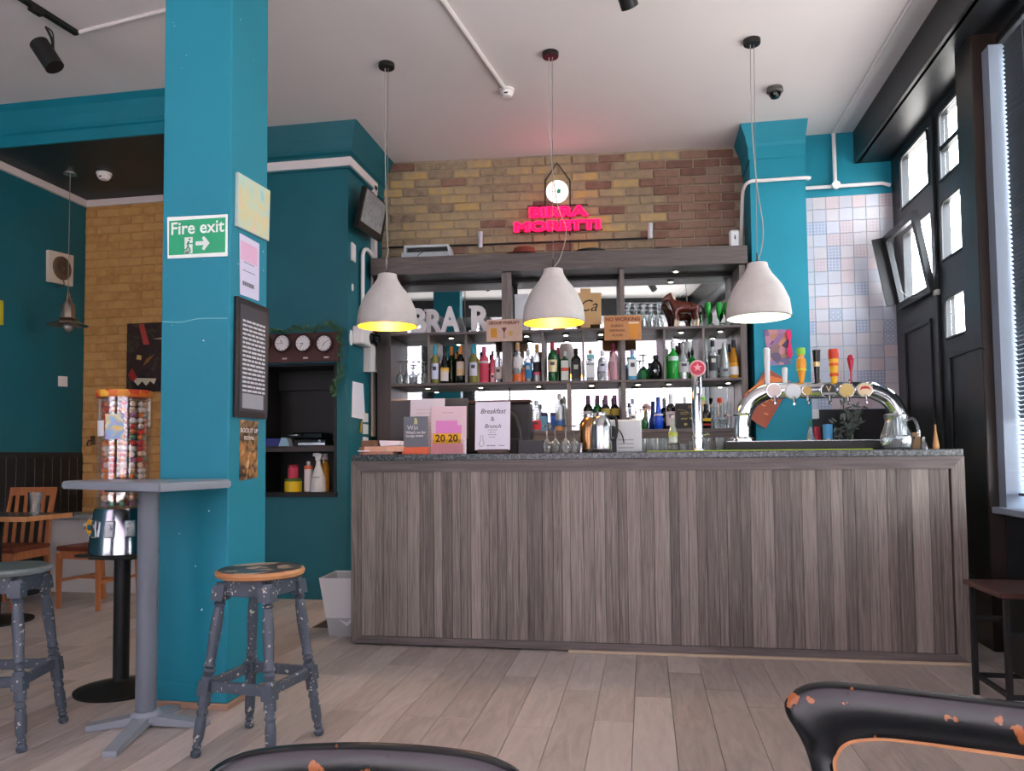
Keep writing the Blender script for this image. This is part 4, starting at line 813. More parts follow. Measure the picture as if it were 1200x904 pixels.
# framed black certificate
zq0, zq1 = atb(803, 510, -.34)[1], atb(803, 473, -.34)[1]; ux0, ux1 = ub(791, 490, -.345), ub(815, 490, -.345); hw = (ux1-ux0)/2
cf = thing('framed_certificate', 'small black framed certificate with gold lettering on the low deck', 'picture', W((ux0+ux1)/2, -.37, zD+.0005), BA); hq = zq1-zD
ob('frame', B().bx(-hw, hw, 0, .012, 0, hq, .002), mat('4b4238', .4), cf); ob('print', B().bx(-hw+.006, hw-.006, -.002, 0, .006, hq-.006), mat('15130f', .5), cf, smooth=False)
GD = mat('b99c58', .4); text('25', .03, GD, cf, (hw*.45, -.003, hq*.85)); text('over 18', .03, GD, cf, (hw*.1, -.003, hq*.4)); ob('gold_arc', B().tube([(-hw*.8+1.5*hw*math.sin(t*.3), -.003, hq*(.35+.4*math.cos(t*.3))) for t in range(6)], .0012, 4), GD, cf); lines(cf, [(-hw*.5, hw*.3, hq*.62, .004), (-hw*.5, hw*.2, hq*.55, .004), (-.012, .012, hq*.12, .02)], GD, -.003)
# block letters R A R on the top shelf
LW = mat('d3d0d0', .5)
zt_ = atb(530, 359.5, -.3)[1]-zU
for ch, pxc, wpx, v_ in (('B', 490, 20, -.26), ('R', 508, 21, -.2), ('A', 527.5, 24, -.3), ('R', 562, 24, -.3)):
    lab = {'B': 'white block letter B partly behind the left pendant lamp', 'A': 'white block letter A on the top shelf'}.get(ch) or ('white block letter R beside the letter B' if pxc < 520 else 'white block letter R standing right of the letter A')
    t = thing('block_letter', lab, 'letter', W(ub(pxc, 370, v_), v_, zU+.0005), BA, 'white block letters on the top shelf')
    s_ = zt_/.70; text(ch, s_, LW, t, (0, 0, 0), ext=.016, off=.012, name='letter_shape')
    o = t.children[0]; bbx = [v.co for v in o.data.vertices]; ww = max(v.x for v in bbx)-min(v.x for v in bbx); hh = max(v.y for v in bbx)-min(v.y for v in bbx)
    tw = wpx*6.4/F; o.scale = (tw/ww, zt_/hh, 1); my = min(v.y for v in bbx); o.location.z = -my*zt_/hh; o.location.y = 0
    if ch != 'A': ob('serif', B().bx(-tw/2-.004, -tw/2+.05, -.016, .016, 0, .018).bx(-tw/2-.004, -tw/2+.04, -.016, .016, zt_-.018, zt_), LW, t, smooth=False)
# hanging signs on the shelf edge
x0, x1 = ub(570, 388, -.375), ub(612, 388, -.375); za, zb2 = atb(591, 400.5, -.375)[1], atb(591, 374.5, -.375)[1]; hw = (x1-x0)/2; hh = zb2-za
s1 = thing('hanging_sign', 'pale wooden sign reading group therapy with painted drinks', 'sign', W((x0+x1)/2, -.385, za), BA)
ob('board', B().bx(-hw, hw, 0, .010, 0, hh, .002), mat('c9aa98', .6, noise=.06), s1); text('GROUP THERAPY', .037, mat('7c3f38', .6), s1, (0, -.0015, hh*.83), off=.001, sx=.9)
ob('beer_print', B().bx(-hw*.75, -hw*.4, -.001, 0, hh*.18, hh*.6), mat('d18f2c', .6), s1, smooth=False)
ob('wine_print', B().poly([(-.022, hh*.62), (.022, hh*.62), (.004, hh*.42), (.002, hh*.2), (.014, hh*.17), (-.014, hh*.17), (-.002, hh*.2), (-.004, hh*.42)], -.001, 0, Matrix.Translation((-.0, 0, 0))), mat('6e2f3c', .6), s1, smooth=False)
ob('glass_print', B().cyl((.055, 0, hh*.36), (.055, -.001, hh*.36), .021, seg=18), mat('c69a55', .6), s1, smooth=False)
x0, x1 = ub(708, 385, -.375), ub(751.5, 385, -.375); za, zb2 = atb(730, 399, -.375)[1], atb(730, 370, -.375)[1]; hw = (x1-x0)/2; hh = zb2-za
s2 = thing('hanging_sign', 'orange wooden sign reading no working with a pint painted on it', 'sign', W((x0+x1)/2, -.385, za), BA)
ob('board', B().bx(-hw, hw, 0, .010, 0, hh, .003), mat('c58a58', .6, noise=.1), s2); text('NO WORKING', .044, mat('6b2c1e', .6), s2, (0, -.0015, hh*.84), off=.001, sx=.95)
for i, tx_ in enumerate(('DURING', 'DRINKING', 'HOURS')): text(tx_, .027, mat('7a4a30', .6), s2, (-hw*.3, -.0015, hh*(.58-.19*i)), off=.0006)
ob('pint_print', B().poly([(hw*.4, hh*.05), (hw*.8, hh*.05), (hw*.88, hh*.66), (hw*.32, hh*.66)], -.001, 0), mat('d98f35', .6), s2, smooth=False); ob('foam_print', B().bx(hw*.32, hw*.88, -.0015, 0, hh*.66, hh*.72), mat('ead9b8', .6), s2, smooth=False)
# kraft letter plaque
def pk(px_, py_): u, z = atb(px_, py_, -.33); return u, z
c0 = pk(690, 381); P_ = [(pk(*p)[0]-c0[0], pk(*p)[1]-c0[1]) for p in ((673, 339), (680, 339), (680, 334), (692, 334), (692, 339), (704.5, 339), (704.5, 376), (692, 376), (692, 380), (681, 380), (673, 362))]
kp = thing('kraft_plaque', 'tan puzzle shaped card plaque with black script letters', 'plaque', W(c0[0], -.345, zU+.001), BA)
ob('card', B().poly([(x_, z) for x_, z in P_], 0, .008), mat('c19a6b', .7), kp, smooth=False); text('Ca', .14, BLACKM, kp, (-.01, -.001, .19), shear=.4)
box_thing('white_picture_frame', 'white frame card leaning behind the middle pendant lamp', 'picture', -.06, .06, 0, .01, 0, atb(603, 345, -.2)[1]-zU, mat('d6dade', .5)).location = W(ub(611, 370, -.2), -.2, zU+.0005)
box_thing('small_tan_block', 'small tan wooden block beneath the kraft plaque', 'block', -.05, .05, 0, .03, 0, .03, mat('a97c4a', .6)).location = W(ub(655, 385, -.3), -.3, zU+.0005)
box_thing('small_tan_block', 'pair of pale candles behind the horse legs', 'candle', -.05, .05, 0, .03, 0, .04, mat('dcae7c', .6)).location = W(ub(803, 385, -.1), -.1, zU+.0005)
# horse figurine, one skinned body
hs = thing('horse_figurine', 'glossy brown shire horse figurine on the top shelf', 'figurine', W(ub(801, 380, -.26), -.26, zU+.0005), BA)
S_ = (atb(787, 343, -.26)[1]-zU)/.27
V = {'hip': (.075, 0, .155), 'bar': (.02, 0, .148), 'cht': (-.05, 0, .155), 'nk': (-.085, 0, .20), 'pol': (-.098, 0, .245), 'fac': (-.126, 0, .228), 'muz': (-.155, 0, .200), 'rmp': (.1, 0, .15),
     'fl1': (-.058, -.018, .10), 'fl2': (-.06, -.02, .055), 'fl3': (-.062, -.02, .006), 'fr1': (-.04, .018, .10), 'fr2': (-.036, .02, .055), 'fr3': (-.034, .02, .006),
     'hl1': (.088, -.02, .105), 'hl2': (.104, -.022, .062), 'hl3': (.096, -.022, .006), 'hr1': (.07, .02, .105), 'hr2': (.085, .022, .062), 'hr3': (.075, .022, .006), 'er1': (-.09, -.012, .268), 'er2': (-.09, .012, .268)}
RD = {'hip': .042, 'bar': .04, 'cht': .04, 'nk': .026, 'pol': .019, 'fac': .020, 'muz': .015, 'rmp': .03, 'fl1': .016, 'fl2': .011, 'fl3': .014, 'fr1': .016, 'fr2': .011, 'fr3': .014, 'hl1': .02, 'hl2': .012, 'hl3': .014, 'hr1': .02, 'hr2': .012, 'hr3': .014, 'er1': .003, 'er2': .003}
ks = list(V); E2 = [('bar', 'hip'), ('bar', 'cht'), ('cht', 'nk'), ('nk', 'pol'), ('pol', 'fac'), ('fac', 'muz'), ('hip', 'rmp'), ('cht', 'fl1'), ('fl1', 'fl2'), ('fl2', 'fl3'), ('cht', 'fr1'), ('fr1', 'fr2'), ('fr2', 'fr3'), ('rmp', 'hl1'), ('hl1', 'hl2'), ('hl2', 'hl3'), ('hip', 'hr1'), ('hr1', 'hr2'), ('hr2', 'hr3'), ('pol', 'er1'), ('pol', 'er2')]
me = bpy.data.meshes.new('body'); me.from_pydata([tuple(c*S_ for c in V[k]) for k in ks], [(ks.index(a), ks.index(b)) for a, b in E2], []); 
ho = bpy.data.objects.new('body', me); COL.objects.link(ho); ho.parent = hs; mdf = ho.modifiers.new('skin', 'SKIN'); 
for i, k_ in enumerate(ks): me.skin_vertices[0].data[i].radius = (RD[k_]*S_,)*2; me.skin_vertices[0].data[i].use_root = k_ == 'bar'
sb = ho.modifiers.new('sub', 'SUBSURF'); sb.levels = sb.render_levels = 2
hm, hnt, hb_ = newmat('bay_glaze'); geo = hnt.nodes.new('ShaderNodeTexCoord'); sp_ = hnt.nodes.new('ShaderNodeSeparateXYZ'); rp_ = hnt.nodes.new('ShaderNodeValToRGB')
hnt.links.new(geo.outputs['Object'], sp_.inputs[0]); hnt.links.new(sp_.outputs['Z'], rp_.inputs[0]); el = rp_.color_ramp.elements; el[0].position = .055; el[0].color = hexc('d8c3a8'); el[1].position = .075; el[1].color = hexc('541f14')
hnt.links.new(rp_.outputs[0], hb_.inputs[0]); hb_.inputs['Roughness'].default_value = .12; me.materials.append(hm); mdf.use_smooth_shade = True
ob('mane', B().tube([(S_*x_, 0, S_*z) for x_, z in ((-.085, .262), (-.07, .235), (-.062, .205), (-.045, .19))], [.012, .014, .012, .006], 8, 1), mat('d8c9b4', .4), hs)
ob('tail', B().tube([(S_*x_, 0, S_*z) for x_, z in ((.125, .17), (.145, .14), (.145, .09), (.14, .05))], [.007, .011, .011, .003], 8, 1), mat('2a120c', .3), hs)
ob('blaze', B().tube([(S_*x_, 0, S_*z) for x_, z in ((-.118, .25), (-.136, .226), (-.15, .2))], .008, 6), mat('e0cdb8', .3), hs)
# ------------------------------------------------------------------ on top of the shelving
zT = zB1
def topw(px_, v): return W(ub(px_, 300, v), v, zT+.0005)
pj = thing('projector', 'pale grey box shaped ventilation unit on top of the shelving', 'appliance', topw(500, -.30), BA)
ob('casing', B().poly([(-.20, 0), (-.20, .13), (.19, .13), (.22, 0), (.20, 0), (.18, .11), (-.18, .11), (-.18, 0)], 0, .22), mat('bfc6c8', .45), pj, smooth=False)
ob('flap', B().bx(-.215, .19, -.04, .0, -.0, .055, .004, M=Matrix.Rotation(R(-8), 4, 'X')), mat('a9b2b6', .4), pj); ob('inner_slot', B().bx(-.17, .17, .02, .2, .06, .105), BLACKM, pj, smooth=False)
ob('cord', B().tube([(-.02, -.045, .06), (-.06, -.05, .03), (-.065, -.055, .0)], .003, 5, 3), BLACKM, pj)
# black pipe rail with small cylinder spots, fixed to the brick
PV = -.05
def wp(px_, py_, v=PV): u, z = atb(px_, py_, v); return W(u, v, z)
rl = thing('pipe_rail', 'thin black pipe running along the brick wall with two silver spots', 'rail', wp(620, 286))
def lc(p): return p-wp(620, 286)
ob('pipe', B().tube([lc(wp(455, 290)), lc(wp(560, 287)), lc(wp(700, 281.5)), lc(wp(763, 279))], .009, 8), BLACKM, rl)
ob('hanger_rod', B().cyl(lc(wp(668, 281)), lc(wp(668, 296)), .004, seg=6), BLACKM, rl); ob('hanger_rod', B().cyl(lc(wp(678, 280)), lc(wp(678, 294)), .004, seg=6), BLACKM, rl); ob('hanger_rod', B().cyl(lc(wp(702, 280)), lc(wp(702, 293)), .004, seg=6), BLACKM, rl)
for px_ in (563, 762): ob('spot_cylinder', B().cyl(lc(wp(px_, 291 if px_ < 600 else 280, -.09)), lc(wp(px_, 272 if px_ < 600 else 262, -.09)), .023, seg=18), mat('c9cdd2', .3, metal=.4), rl)
tag(ob('black_tray', B().lathe([(.0, 0), (.12, .0), (.13, .025), (.125, .025), (.11, .006), (0, .006)], 24), BLACKM, loc=topw(692, -.28)), 'flat black dish on top of the shelving below the neon sign', 'dish')
tag(ob('black_hat', B().lathe([(.0, 0), (.17, 0), (.16, .008), (.08, .018), (.0, .02)], 24), BLACKM, loc=topw(775, -.25)), 'flat black plate on top of the shelving right of the dish', 'dish')
ht = thing('red_hat', 'rust red hat lying on top of the shelving', 'hat', topw(612, -.28)); ob('crown', B().lathe([(.10, .012), (.105, .03), (.085, .07), (.04, .085), (0, .087)], 24), mat('7d3a2a', .7), ht, (.02, 0, 0)); ob('brim', B().lathe([(.0, .0), (.16, .0), (.165, .008), (.1, .014), (0, .015)], 28), mat('5b261c', .7), ht)
sd = thing('white_dispenser', 'white wall air freshener dispenser at the right end of the shelving top', 'dispenser', topw(861, -.3), BA)
ob('case', B().bx(-.04, .04, -.03, .04, 0, .155, .012), WHITEG, sd); ob('emblem', B().poly([(-.006, .08), (0, .07), (.006, .08), (.003, .11), (-.003, .11)], -.032, -.03), BLACKM, sd, smooth=False)
# neon sign
NEON = mat('ff1450', .4, emit=1.0, name='neon_pink'); ACR = mat('a80c40', .4, emit=.28)
SV = -.07
cS = atb(653, 256, SV)
sg = thing('neon_sign', 'hot pink neon sign reading BIRRA MORETTI on the brick wall', 'sign', W(cS[0], SV, cS[1]), BA)
def fit_text(body, px0, px1, py0, py1):
    u0, z0 = atb(px0, py1, SV); u1, z1 = atb(px1, py0, SV)
    for m_, ext_, tb_, nm, yy in ((ACR, .006, 0, 'lettering', .01), (NEON, 0, .0075, 'neon_tube', -.012)):
        o = text(body, .16, m_, sg, (0, yy, 0), ext=ext_, off=.014 if not tb_ else .006, tube=tb_, name=nm)
        vs = [v.co for v in o.data.vertices]; a0, a1 = min(v.x for v in vs), max(v.x for v in vs); b0, b1 = min(v.y for v in vs), max(v.y for v in vs)
        sx_, sy_ = (u1-u0)/(a1-a0), (z1-z0)/(b1-b0); o.scale = (sx_, sy_, 1); o.location = ((u0+u1)/2-cS[0]-(a0+a1)/2*sx_, yy, (z0+z1)/2-cS[1]-(b0+b1)/2*sy_)
fit_text('BIRRA', 620, 690, 240.5, 256); fit_text('MORETTI', 602, 704, 256.5, 273)
def rel(px_, py_): u, z = atb(px_, py_, SV+.02); return Vector((u-cS[0], .02, z-cS[1]))
ob('mount_frame', B().tube([rel(639, 276), rel(639, 212), rel(652.5, 191), rel(668, 212), rel(668, 276)], .007, 6), BLACKM, sg)
ob('mount_bar', B().tube([rel(618, 242), rel(689, 240)], .006, 6), BLACKM, sg); ob('mount_bar', B().tube([rel(601, 273), rel(706, 269)], .006, 6), BLACKM, sg)
cc = atb(653, 225, SV); sc_ = thing('lit_round_disc', 'glowing white round disc with a small green mark above the neon sign', 'light', W(cc[0], SV+.01, cc[1]), BA)
ob('disc', B().cyl((0, 0, 0), (0, -.03, 0), .098, seg=36), mat('f6f5f0', .4, emit=.4), sc_); ob('green_mark', B().poly([(-.004, -.02), (.03, -.02), (.028, .0), (.036, .008), (.012, .022), (.0, .008)], -.034, -.03), mat('2fa37c', .5), sc_, smooth=False); ob('pointer', B().bx(-.045, 0, -.034, -.03, -.002, .002), mat('8a8f8c', .5), sc_, smooth=False)
l = bpy.data.lights.new('neon_glow', 'POINT'); l.energy = .8; l.color = (1, .12, .3); l.shadow_soft_size = .2; lo = bpy.data.objects.new('neon_glow', l); COL.objects.link(lo); lo.parent = sg; lo.location = (0, -.12, .05)
# ================================================================== PENDANT LAMPS
def pendant(rx, ry, cy_, rimy, topy, label, inner, ecol, en, slack):
    c = at(rx, cy_, 'Z', H); rim = at(ry, rimy, 'Y', c.y); z0 = rim.z; top = at(ry, topy, 'Y', c.y).z; h = top-z0; s = h/.35
    t = thing('pendant_lamp', label, 'lamp', (rim.x, c.y, z0), group='concrete pendant lamps over the bar')
    pr = [(.2, 0), (.2, .03), (.19, .11), (.155, .19), (.125, .235), (.09, .28), (.068, .32), (.062, .35)]
    ob('shade', B().lathe([(r*s, z*s) for r, z in pr]+[(.04*s, .352*s), (0.001, .352*s)], 40, capa=False), CONC, t)
    ob('shade_rim', B().lathe([(.2*s, 0), (.194*s, 0), (.194*s, .006), (.2*s, .006)], 40, closed=True), CONC, t)
    ob('shade_lining', B().lathe([((r-.007)*s, z*s) for r, z in pr[:-1]]+[(.0005, .325*s)], 40, capa=False), inner, t, label='glossy coloured lamp lining')
    bl = ob('bulb', B().lathe([(0.0005, .09), (.03, .1), (.042, .13), (.034, .17), (.018, .2), (.016, .26)], 18), mat('ffe9b8', .3, emit=2), t)
    dx = c.x-rim.x
    ob('canopy', B().lathe([(0, H-z0-.03), (.052, H-z0-.03), (.055, H-z0-.022), (.055, H-z0)], 28), mat('15100f', .4), t, (dx, 0, 0))
    ob('steel_wire', B().tube([(dx+.012, 0, H-z0-.03), (0, 0, h+.05)], .0022, 5), mat('8a8580', .4, metal=.5), t)
    cbl = ob('cable', B().tube([(dx-.01, 0, H-z0-.03), (dx*.5-.012, -.004, h+.9)]+[(a, -.006, h+b) for a, b in slack]+[(0, 0, h+.01)], .0034, 6, 5), mat('a49c94', .6), t)
    ob('cable_grip', B().lathe([(.008, h-.002), (.012, h+.01), (.006, h+.03), (.004, h+.07)], 10), mat('3a3532', .4), t)
    l = bpy.data.lights.new('bulb_light', 'POINT'); l.energy = en; l.color = ecol; l.shadow_soft_size = .04; lo = bpy.data.objects.new('bulb_light', l); COL.objects.link(lo); lo.parent = t; lo.location = (0, 0, .06)
YL = mat('f5b11e', .45, name='yellow_lining')
pendant(453, 454, 75, 383, 322, 'concrete grey pendant lamp with yellow lining, leftmost of three over the bar', YL, (1, .8, .5), 4.5, [(-.0, .3), (.008, .16), (-.006, .1)])
pendant(645, 649, 62, 379, 316, 'concrete grey pendant lamp with yellow lining and slack cord, middle of three', YL, (1, .8, .5), 4.5, [(.03, .45), (.09, .26), (.05, .08)])
pendant(881, 889, 47, 373, 309, 'concrete grey pendant lamp with white lining, rightmost of three over the bar', mat('cdd6c6', .5), (.95, 1, .9), 1.2, [(.01, .5), (.04, .25), (.03, .1)])
# ceiling camera and track lights
p = at(908, 103, 'Z', H); dc = thing('dome_camera', 'small dark dome security camera on the ceiling', 'camera', p); ob('base', B().lathe([(.055, 0), (.06, -.03), (.05, -.04)], 20), mat('55504f', .4), dc); ob('dome', B().lathe([(.045, -.035), (.045, -.05), (.03, -.075), (0, -.085)], 20), BLACKG, dc)
def spot_lamp(name, label, p, r, l_, direc, top):
    t = thing(name, label, 'spotlight', p); d = Vector(direc).normalized()
    ob('can', B().cyl(-d*l_/2, d*l_/2, r, seg=24), BLACKM, t); ob('can_end', B().cyl(d*(l_/2), d*(l_/2+.002), r*.85, seg=24), mat('4a4a4a', .5), t)
    ob('arm', B().tube([(0, 0, 0), (r*.7, 0, r*1.3), top], .008, 6, 3), BLACKM, t); ob('flex', B().tube([-d*l_*.4, Vector(top)+Vector((.05, .0, -.05)), top], .004, 5, 4), BLACKM, t)
    return t
a_, b_ = at(22, -3, 'Z', H-.02), at(90, 40, 'Z', H-.02)
tr = thing('ceiling_track', 'short black ceiling light track near the left column', 'track', (b_.x, b_.y, H)); dv = (a_-b_); dv.z = 0
ob('rail', B().bx(0, dv.length+.4, -.018, .018, -.03, 0, .002), BLACKM, tr, rot=(0, 0, math.atan2(dv.y, dv.x))); ob('adapter', B().bx(.25, .33, -.02, .02, -.05, -.03, .003), BLACKM, tr, rot=(0, 0, math.atan2(dv.y, dv.x)))
p = at(55, 65, 'Y', 3.95); tp = at(54, 28, 'Y', 4.0); spot_lamp('track_spotlight', 'black cylinder spotlight hanging from the ceiling track', p, .055, .17, at(45, 48, 'Y', 3.95)-at(66, 80, 'Y', 3.98), tuple((tp.x-p.x, tp.y-p.y, H-.05-p.z)))
p = at(733, -9, 'Z', H-.12); spot_lamp('track_spotlight', 'black spotlight just peeking in at the top edge of the picture', p, .05, .16, (.3, .7, -.75), (0, 0, .119))
for i, (x_, y_) in enumerate(((-1.6, 2.0), (.9, 1.8))): spot_lamp('track_spotlight', ('black ceiling spotlight seen in the mirror on the left', 'black ceiling spotlight seen in the mirror in the middle')[i], Vector((x_, y_, H-.12)), .05, .18, (.5, -.5, -.6), (0, 0, .119))
# ================================================================== COLUMN SIGNS
def panel_at(name, label, cat, ax, val, pts, th, m, rz, edge=None):
    """flat sign on a wall plane from its surveyed corners (left-bottom origin)"""
    P3 = [at(x_, y_, ax, val) for x_, y_ in pts]; c = sum(P3, Vector())/len(P3)
    t = thing(name, label, cat, c, rz); Mi = Matrix.Rotation(-rz, 3, 'Z')
    L_ = [Mi @ (p-c) for p in P3]; L2 = [(p.x, p.z) for p in L_]
    ob(edge or 'board', B().poly(L2, -th, 0), m, t, smooth=False)
    xs = [p[0] for p in L2]; zs__ = [p[1] for p in L2]
    return t, min(xs), max(xs), min(zs__), max(zs__), L2
t, x0, x1, z0, z1, _ = panel_at('fire_exit_sign', 'green and white fire exit sign with running figure and arrow on the column', 'sign', 'Y', CY0-.002, [(196.5, 255), (267, 251.5), (267, 300.5), (197, 303.5)], .004, mat('e4efe6', .4), 0)
w_, h_ = x1-x0, z1-z0; mz = .004
ob('green_panel', B().bx(x0+.011, x1-.011, -.005, -.003, z0+.019, z1-.019), mat('14a06a', .35), t, smooth=False)
text('Fire exit', .082, mat('e4efe6', .5), t, (0, -.0055, z1-.060), sx=.98, off=.0012)
gw = mat('dfe9e2', .5)
ob('door_pictogram', B().bx(-.062, -.022, -.0062, -.004, z0+.022, z0+.098).poly([(-.068, z0+.022), (-.04, z0+.022), (-.04, z0+.036)], -.0062, -.004), gw, t, smooth=False)
gr_ = mat('128a5b', .4); ob('running_figure', B().cyl((-.036, -.0062, z0+.088), (-.036, -.007, z0+.088), .005, seg=12).tube([(-.04, -.0066, z0+.079), (-.044, -.0066, z0+.055), (-.034, -.0066, z0+.043), (-.032, -.0066, z0+.027)], .0032, 6).tube([(-.044, -.0066, z0+.055), (-.052, -.0066, z0+.042), (-.064, -.0066, z0+.038)], .0032, 6).tube([(-.05, -.0066, z0+.062), (-.044, -.0066, z0+.076), (-.03, -.0066, z0+.066), (-.022, -.0066, z0+.068)], .0026, 6), gr_, t)
ob('arrow', B().poly([(-.006, z0+.058), (.034, z0+.058), (.026, z0+.04), (.036, z0+.033), (.064, z0+.066), (.036, z0+.099), (.026, z0+.092), (.034, z0+.076), (-.006, z0+.076)], -.0062, -.004), gw, t, smooth=False)
XR = CX1+.001
def swirl_mat(name, cols, scale, kind='noise', dist=1.5):
    m, nt, b_ = newmat(name); L = nt.links.new; tcn = nt.nodes.new('ShaderNodeTexCoord')
    n = nt.nodes.new('ShaderNodeTexNoise') if kind == 'noise' else nt.nodes.new('ShaderNodeTexVoronoi'); n.inputs['Scale'].default_value = scale
    if kind == 'noise': n.inputs['Distortion'].default_value = dist; n.inputs['Detail'].default_value = 2
    L(tcn.outputs['Object'], n.inputs[0]); rp = nt.nodes.new('ShaderNodeValToRGB'); el = rp.color_ramp.elements
    for i, c in enumerate(cols):
        p_ = .3+.4*i/(len(cols)-1) if kind == 'noise' else i/(len(cols)-1); q = el[i] if i < 2 else el.new(p_); q.position = p_; q.color = hexc(c)
    if kind == 'noise': L(n.outputs[0], rp.inputs[0])
    else:
        sp = nt.nodes.new('ShaderNodeSeparateColor'); L(n.outputs['Color'], sp.inputs[0]); L(sp.outputs[0], rp.inputs[0])
    L(rp.outputs[0], b_.inputs[0]); b_.inputs['Roughness'].default_value = .5; return m
t, x0, x1, z0, z1, L2 = panel_at('small_canvas', 'square pale blue and yellow canvas on the right face of the column', 'picture', 'X', XR, [(276, 202), (313.5, 224), (312, 283), (275, 265)], .015, mat('b9c9c4', .6), PI/2)
ob('painted_face', B().poly([(x_*.97, z*.97) for x_, z in L2], -.0165, -.0145), swirl_mat('canvas_paint', ['9fc9c9', 'b8d3c0', 'c9cfae', 'd6c98f', 'd9c3b8'], 7), t, smooth=False)
t, x0, x1, z0, z1, _ = panel_at('taped_notice', 'curling pink topped paper notice taped to the column', 'paper', 'X', XR, [(280.5, 273), (303.5, 286), (303, 353), (281, 345)], .002, mat('d4cfe4', .7), PI/2)
ob('pink_header', B().bx(x0+.01, x1-.02, -.003, -.001, z1-.12, z1-.03), mat('dfb0cc', .7), t, smooth=False); lines(t, [(x0+.04, x1-.05, z0+.16, .004), (x0+.03, x1-.04, z0+.12, .004), (x0+.03, x1-.05, z0+.05, .02)], INK, -.003)
t, x0, x1, z0, z1, L2 = panel_at('framed_text', 'tall black framed sheet of dense white print on the column', 'picture', 'X', XR, [(274.5, 347), (311.5, 362), (309.5, 491.5), (272.5, 489)], .018, mat('1c1c20', .35), PI/2, 'frame')
ins = [(x_-math.copysign(.025, x_), z-math.copysign(.03, z)) for x_, z in L2]
ob('printed_sheet', B().poly(ins, -.0195, -.0175), mat('3a3b42', .5), t, smooth=False)
b = B()
for i in range(34):
    z = (z1-.11)-i*.0205
    if z < z0+.12: break
    zz = z; x = x0+.05
    while x < x1-.045: l_ = min(random.uniform(.02, .05), x1-.045-x); b.bx(x, x+l_, -.021, -.0195, zz, zz+.010); x += l_+.008
ob('print', b, mat('cfd0d6', .6), t, smooth=False, kind='stuff'); ob('footer_block', B().bx(x0+.05, x1-.06, -.021, -.0195, z0+.045, z0+.115), mat('9a9ba3', .6), t, smooth=False)
t, x0, x1, z0, z1, L2 = panel_at('small_poster', 'small dark amber poster below the framed text on the column', 'poster', 'X', XR, [(281.5, 492), (302, 494), (301, 560), (280, 564)], .002, swirl_mat('poster_amber', ['20160f', '4a3524', '8a6a3f', 'b4732f', 'cdb38a'], 14), PI/2)
text('ROCK IT UP', .03, WHITE, t, (0, -.003, z1-.05)); text('FESTIVAL', .024, WHITE, t, (0, -.003, z1-.085))
# ================================================================== NICHE WALL
cb0, cb1 = at(308, 391, 'Y', NY-.01), at(398, 391, 'Y', NY-.01); zc0, zc1 = at(350, 425, 'Y', NY-.01).z, at(350, 391, 'Y', NY-.01).z
xl_ = -3.22; hw = (cb1.x-xl_)/2
ck = thing('world_clock_board', 'long dark red board carrying four round white clocks above the recess', 'clock', ((xl_+cb1.x)/2, NY-.0305, zc0)); hh = zc1-zc0
ob('board', B().bx(-hw, hw, 0, .03, 0, hh, .003), mat('4a201c', .5), ck)
for i, px_ in enumerate((307, 331, 355.5, 380)):
    v = at(px_, 402.5, 'Y', NY-.05); cx_ = v.x-(xl_+cb1.x)/2; cz_ = v.z-zc0
    f = ob('clock_face', B().cyl((0, 0, 0), (0, -.012, 0), .064, seg=32), mat('e4dfdc', .4), ck, (cx_, -.012, cz_))
    ob('bezel', B().lathe([(.062, 0), (.072, 0), (.074, .02), (.062, .024)], 32, closed=True), mat('2c1412', .3), f, (0, 0, 0), (PI/2, 0, 0))
    a1, a2 = ((1.5, 4), (5.7, 4.6), (4.6, 3.8), (3.6, 1))[i]
    ob('clock_hands', B().tube([(0, -.0135, 0), (.03*math.sin(a1), -.0135, .03*math.cos(a1))], .0022, 5).tube([(0, -.0135, 0), (.045*math.sin(a2), -.0135, .045*math.cos(a2))], .0016, 5), BLACKM, f)
    b = B()
    for k in range(12): a = k*PI/6; b.bx(-.0016, .0016, -.0135, -.012, .046, .056, M=Matrix.Rotation(a, 4, 'Y'))
    ob('hour_marks', b, BLACKM, f, smooth=False, kind='stuff')
    ob('name_plate', B().bx(-.02, .02, -.003, 0, -.007, .007), mat('cdb9b4', .4), ck, (cx_+.01, 0, .032), smooth=False)
iv = thing('ivy_garland', 'trailing green ivy garland draped over the clock board', 'plant', (cb1.x, NY-.06, zc1)); b = B(); bs = B()
pth = [(-.62, .02), (-.5, .01), (-.35, .03), (-.2, .015), (-.08, .05), (0, .02), (.03, -.08), (.02, -.2), (.03, -.35), (-.01, -.42), (-.03, -.5)]
cv = crom([Vector((x_, 0, z)) for x_, z in pth], 5); bs.tube(cv, .003, 5)
for p in cv:
    for k in range(3):
        c = p+Vector((random.uniform(-.025, .025), random.uniform(-.02, .01), random.uniform(-.02, .03))); a = random.uniform(0, 6.28); s_ = random.uniform(.010, .018)
        M = Matrix.Translation(c) @ Matrix.Rotation(a, 4, 'Y') @ Matrix.Rotation(random.uniform(-.7, .7), 4, 'X')
        b.poly([(0, -s_), (s_*.9, -s_*.2), (s_*.5, s_*.3), (0, s_*1.2), (-s_*.5, s_*.3), (-s_*.9, -s_*.2)], -.0006, .0006, M)
ob('stem', bs, mat('3e4a2a', .6), iv); ob('leaves', b, mat('2f5a33', .5, noise=.3, nscale=20), iv, smooth=False, kind='stuff')
def nbox(name, label, cat, px0, px1, y, dy, z0, ytop, m, grp=None):
    return box_thing(name, label, cat, at(px0, 520, 'Y', y).x, at(px1, 520, 'Y', y).x, y, dy, z0, at((px0+px1)/2, ytop, 'Y', y).z, m, .004, 0, grp)
nbox('blue_packet', 'blue packet lying on the recess shelf', 'packet', 309, 329, NY+.08, .12, zs+.0005, 514, mat('26307c', .4)); 
